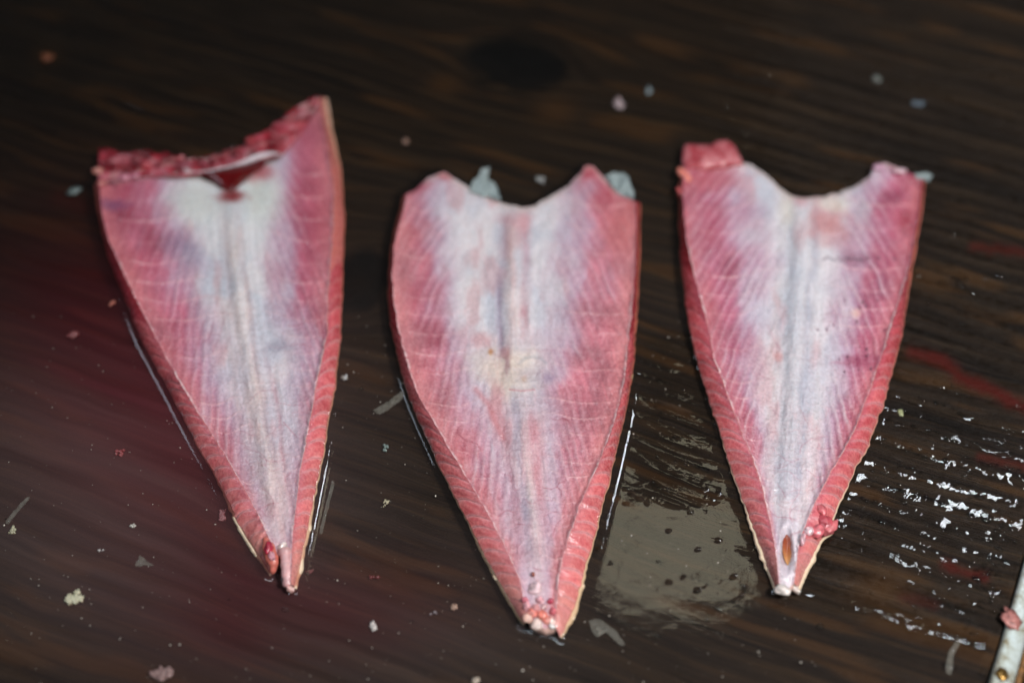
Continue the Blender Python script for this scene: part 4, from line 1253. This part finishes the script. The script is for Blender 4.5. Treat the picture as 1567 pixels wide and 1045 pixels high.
scrap("flesh_scrap", "clear pinkish shred cut off by the near edge of the photo at lower left", 243, 1030, 50, 26, C(150, 120, 116), 25, -0.5, 4)
scrap("flesh_crumb", "cream crumb at the left edge of the photo beside the scratchy clear sliver", 18, 812, 13, 15, C(186, 180, 150), 26, 0.2, 3)
scrap("ochre_crumb", "orange brown crumb on the board at the far left back", 72, 88, 22, 16, C(130, 70, 36), 27, 0.2, 1)
scrap("flesh_crumb", "small tan grain at the right edge of the middle fish piece", 965, 573, 8, 14, C(222, 200, 160), 28, 0.1)


def flat_thing(name, label, poly, z0, z1, mat, seed, cat="sliver"):
    c = at(np.mean(poly[:, 0]), np.mean(poly[:, 1]), 0.0)
    o = shred(name, poly, z0, z1, mat, None, c, seed=seed)
    o.location = c
    return tag(o, label, cat, GRP)


flat_thing("clear_sliver", "clear strip of tissue touching the left edge of the middle fish piece", pl((570, 628), (596, 612), (616, 597), (621, 604), (602, 622), (580, 634)), 0.0004, 0.0014, MAT_SLIVER, 6)
flat_thing("clear_sliver", "long thin clear fibre lying along the right side of the left tail", pl((508, 735), (513, 737), (500, 785), (493, 818), (488, 816), (496, 780)), 0.0003, 0.0008, MAT_SLIVER, 7)
flat_thing("clear_flake", "clear triangular flake in the dark water left of the left tail", pl((214, 848), (228, 860), (236, 864), (206, 866)), 0.0002, 0.0008, MAT_SLIVER, 8, "flake")
flat_thing("clear_sliver", "curved pale strip on the board beside the metal edge at lower right", pl((1466, 975), (1473, 978), (1460, 1000), (1456, 1032), (1447, 1030), (1450, 1000)), 0.0006, 0.0012, MAT_SLIVER, 9)
flat_thing("clear_sliver", "curled clear ring of tissue in the water right of the middle tail", pl((900, 950), (915, 945), (940, 960), (958, 985), (952, 990), (932, 970), (912, 958), (918, 975), (910, 972)), 0.0002, 0.0008, MAT_SLIVER, 10)
flat_thing("clear_sliver", "scratchy clear sliver in the water near the left edge of the photo", pl((8, 798), (26, 775), (44, 758), (46, 761), (28, 782), (12, 802)), 0.0002, 0.0006, MAT_SLIVER, 11)

# ------------------------------------------------------------------ metal edge at the right, and what lies beyond it
nt = NT("scuffed_white_metal")
b = nt.n('ShaderNodeBsdfPrincipled')
pos = coords(nt)
n1 = nt.noise(260, 5, 0.65, pos); n2 = nt.noise(1400, 3, 0.6, pos)
c1 = nt.ramp(n1.outputs['Fac'], [(0.32, (0.20, 0.15, 0.07)), (0.44, (0.38, 0.40, 0.35)), (0.62, (0.50, 0.55, 0.53)), (0.8, (0.30, 0.36, 0.37))])
nt.l(c1.outputs[0], b.inputs['Base Color'])
b.inputs['Metallic'].default_value = 0.35
rr = nt.ramp(n2.outputs['Fac'], [(0.3, (0.25,) * 3), (0.7, (0.55,) * 3)]); nt.l(rr.outputs[0], b.inputs['Roughness'])
bp = nt.n('ShaderNodeBump'); bp.inputs['Strength'].default_value = 0.3; bp.inputs['Distance'].default_value = 0.0004
nt.l(n1.outputs['Fac'], bp.inputs['Height']); nt.l(bp.outputs[0], b.inputs['Normal'])
nt.l(b.outputs[0], nt.out.inputs[0])
MAT_METAL = nt.m
MAT_RUST = simple_mat("rusty_seam", (112, 74, 30), 0.5, var=0.6, nscale=500, bump=0.7)
MAT_BRASS = simple_mat("brassy_screw", (120, 92, 48), 0.3, metal=0.8, var=0.35, nscale=700, bump=0.4)
MAT_RED = simple_mat("dark_red_plastic", (120, 44, 52), 0.45, var=0.15, nscale=120, bump=0.1)


def edge_bar(name, d0, d1, z0, z1, mat, parent=None, bev=0.0006, y0=-0.26, y1=0.43, n=60):
    """a bar along the board's right edge, from d0 to d1 metres beyond it, with rounded upper corners"""
    prof = []
    for (d, z, a0, a1) in ((d0 + bev, z1 - bev, math.pi, math.pi / 2), (d1 - bev, z1 - bev, math.pi / 2, 0)):
        for q in range(5):
            a = a0 + (a1 - a0) * q / 4
            prof.append((d + bev * math.cos(a), z + bev * math.sin(a)))
    prof = [(d0, z0)] + prof + [(d1, z0)]
    m = len(prof)
    ys = np.linspace(y0, y1, n)
    V = np.zeros((n, m, 3))
    for k, (d, z) in enumerate(prof):
        wob = 0.00012 * (fbm(ys * 90, ys * 0 + k * .1, 300, 2) - 0.5)
        V[:, k, 0] = edge_x(ys) + ENRM[0] * d + wob
        V[:, k, 1] = ys + ENRM[1] * d
        V[:, k, 2] = z + wob
    F = [list(x) for x in grid_faces(n, m)]
    F = [x[::-1] for x in F] + [[k * m + m - 1, k * m, (k + 1) * m, (k + 1) * m + m - 1] for k in range(n - 1)] + [list(range(m)), list(range((n - 1) * m, n * m))[::-1]]
    return mesh_obj(name, V.reshape(-1, 3), F, mat, parent)


def px_d(x, y, z):
    p = at(x, y, z)
    return (p[0] - edge_x(p[1])) * EDIR[1] / 1.0


ZT = 0.0022
rail = thing("metal_edging", "scuffed white metal edging along the right side of the board at lower right", "edging", (0, 0, 0))
edge_bar("flange", 0.0, 0.0066, -0.030, ZT, MAT_METAL, rail, 0.0012)
edge_bar("seam", 0.0068, 0.0086, -0.030, ZT - 0.0016, MAT_RUST, rail, 0.0006)
edge_bar("outer_lip", 0.0112, 0.0142, -0.030, ZT - 0.0002, MAT_METAL, rail, 0.0010)
edge_bar("channel", 0.0087, 0.0111, -0.030, -0.010, MAT_RUST, rail, 0.0005)
sp0 = at(1532, 1034, ZT - 0.001)
v, fc, nn = blob(sp0, (0.0022, 0.0027, 0.0018), 61, 3, 0.16, 2.4)
mesh_obj("screw_head", v, fc, MAT_BRASS, rail)
crate = thing("red_crate", "dark red plastic crate wall showing at the lower right corner", "crate", (0, 0, 0))
edge_bar("rim", 0.0175, 0.0300, -0.012, -0.0035, MAT_RED, crate, 0.0025)
edge_bar("side_wall", 0.0200, 0.0260, -0.14, -0.0121, MAT_RED, crate, 0.0005)
sc_ = scrap("flesh_scrap", "pink scrap of flesh lying across the white metal edging", 1547, 946, 30, 30, C(196, 128, 120), 62, 0.1, 1, 0.0007, mat=MAT_SCRAP)
pz = at(1546, 946, ZT)
sc_.location = (pz[0], pz[1], ZT + 0.0002)
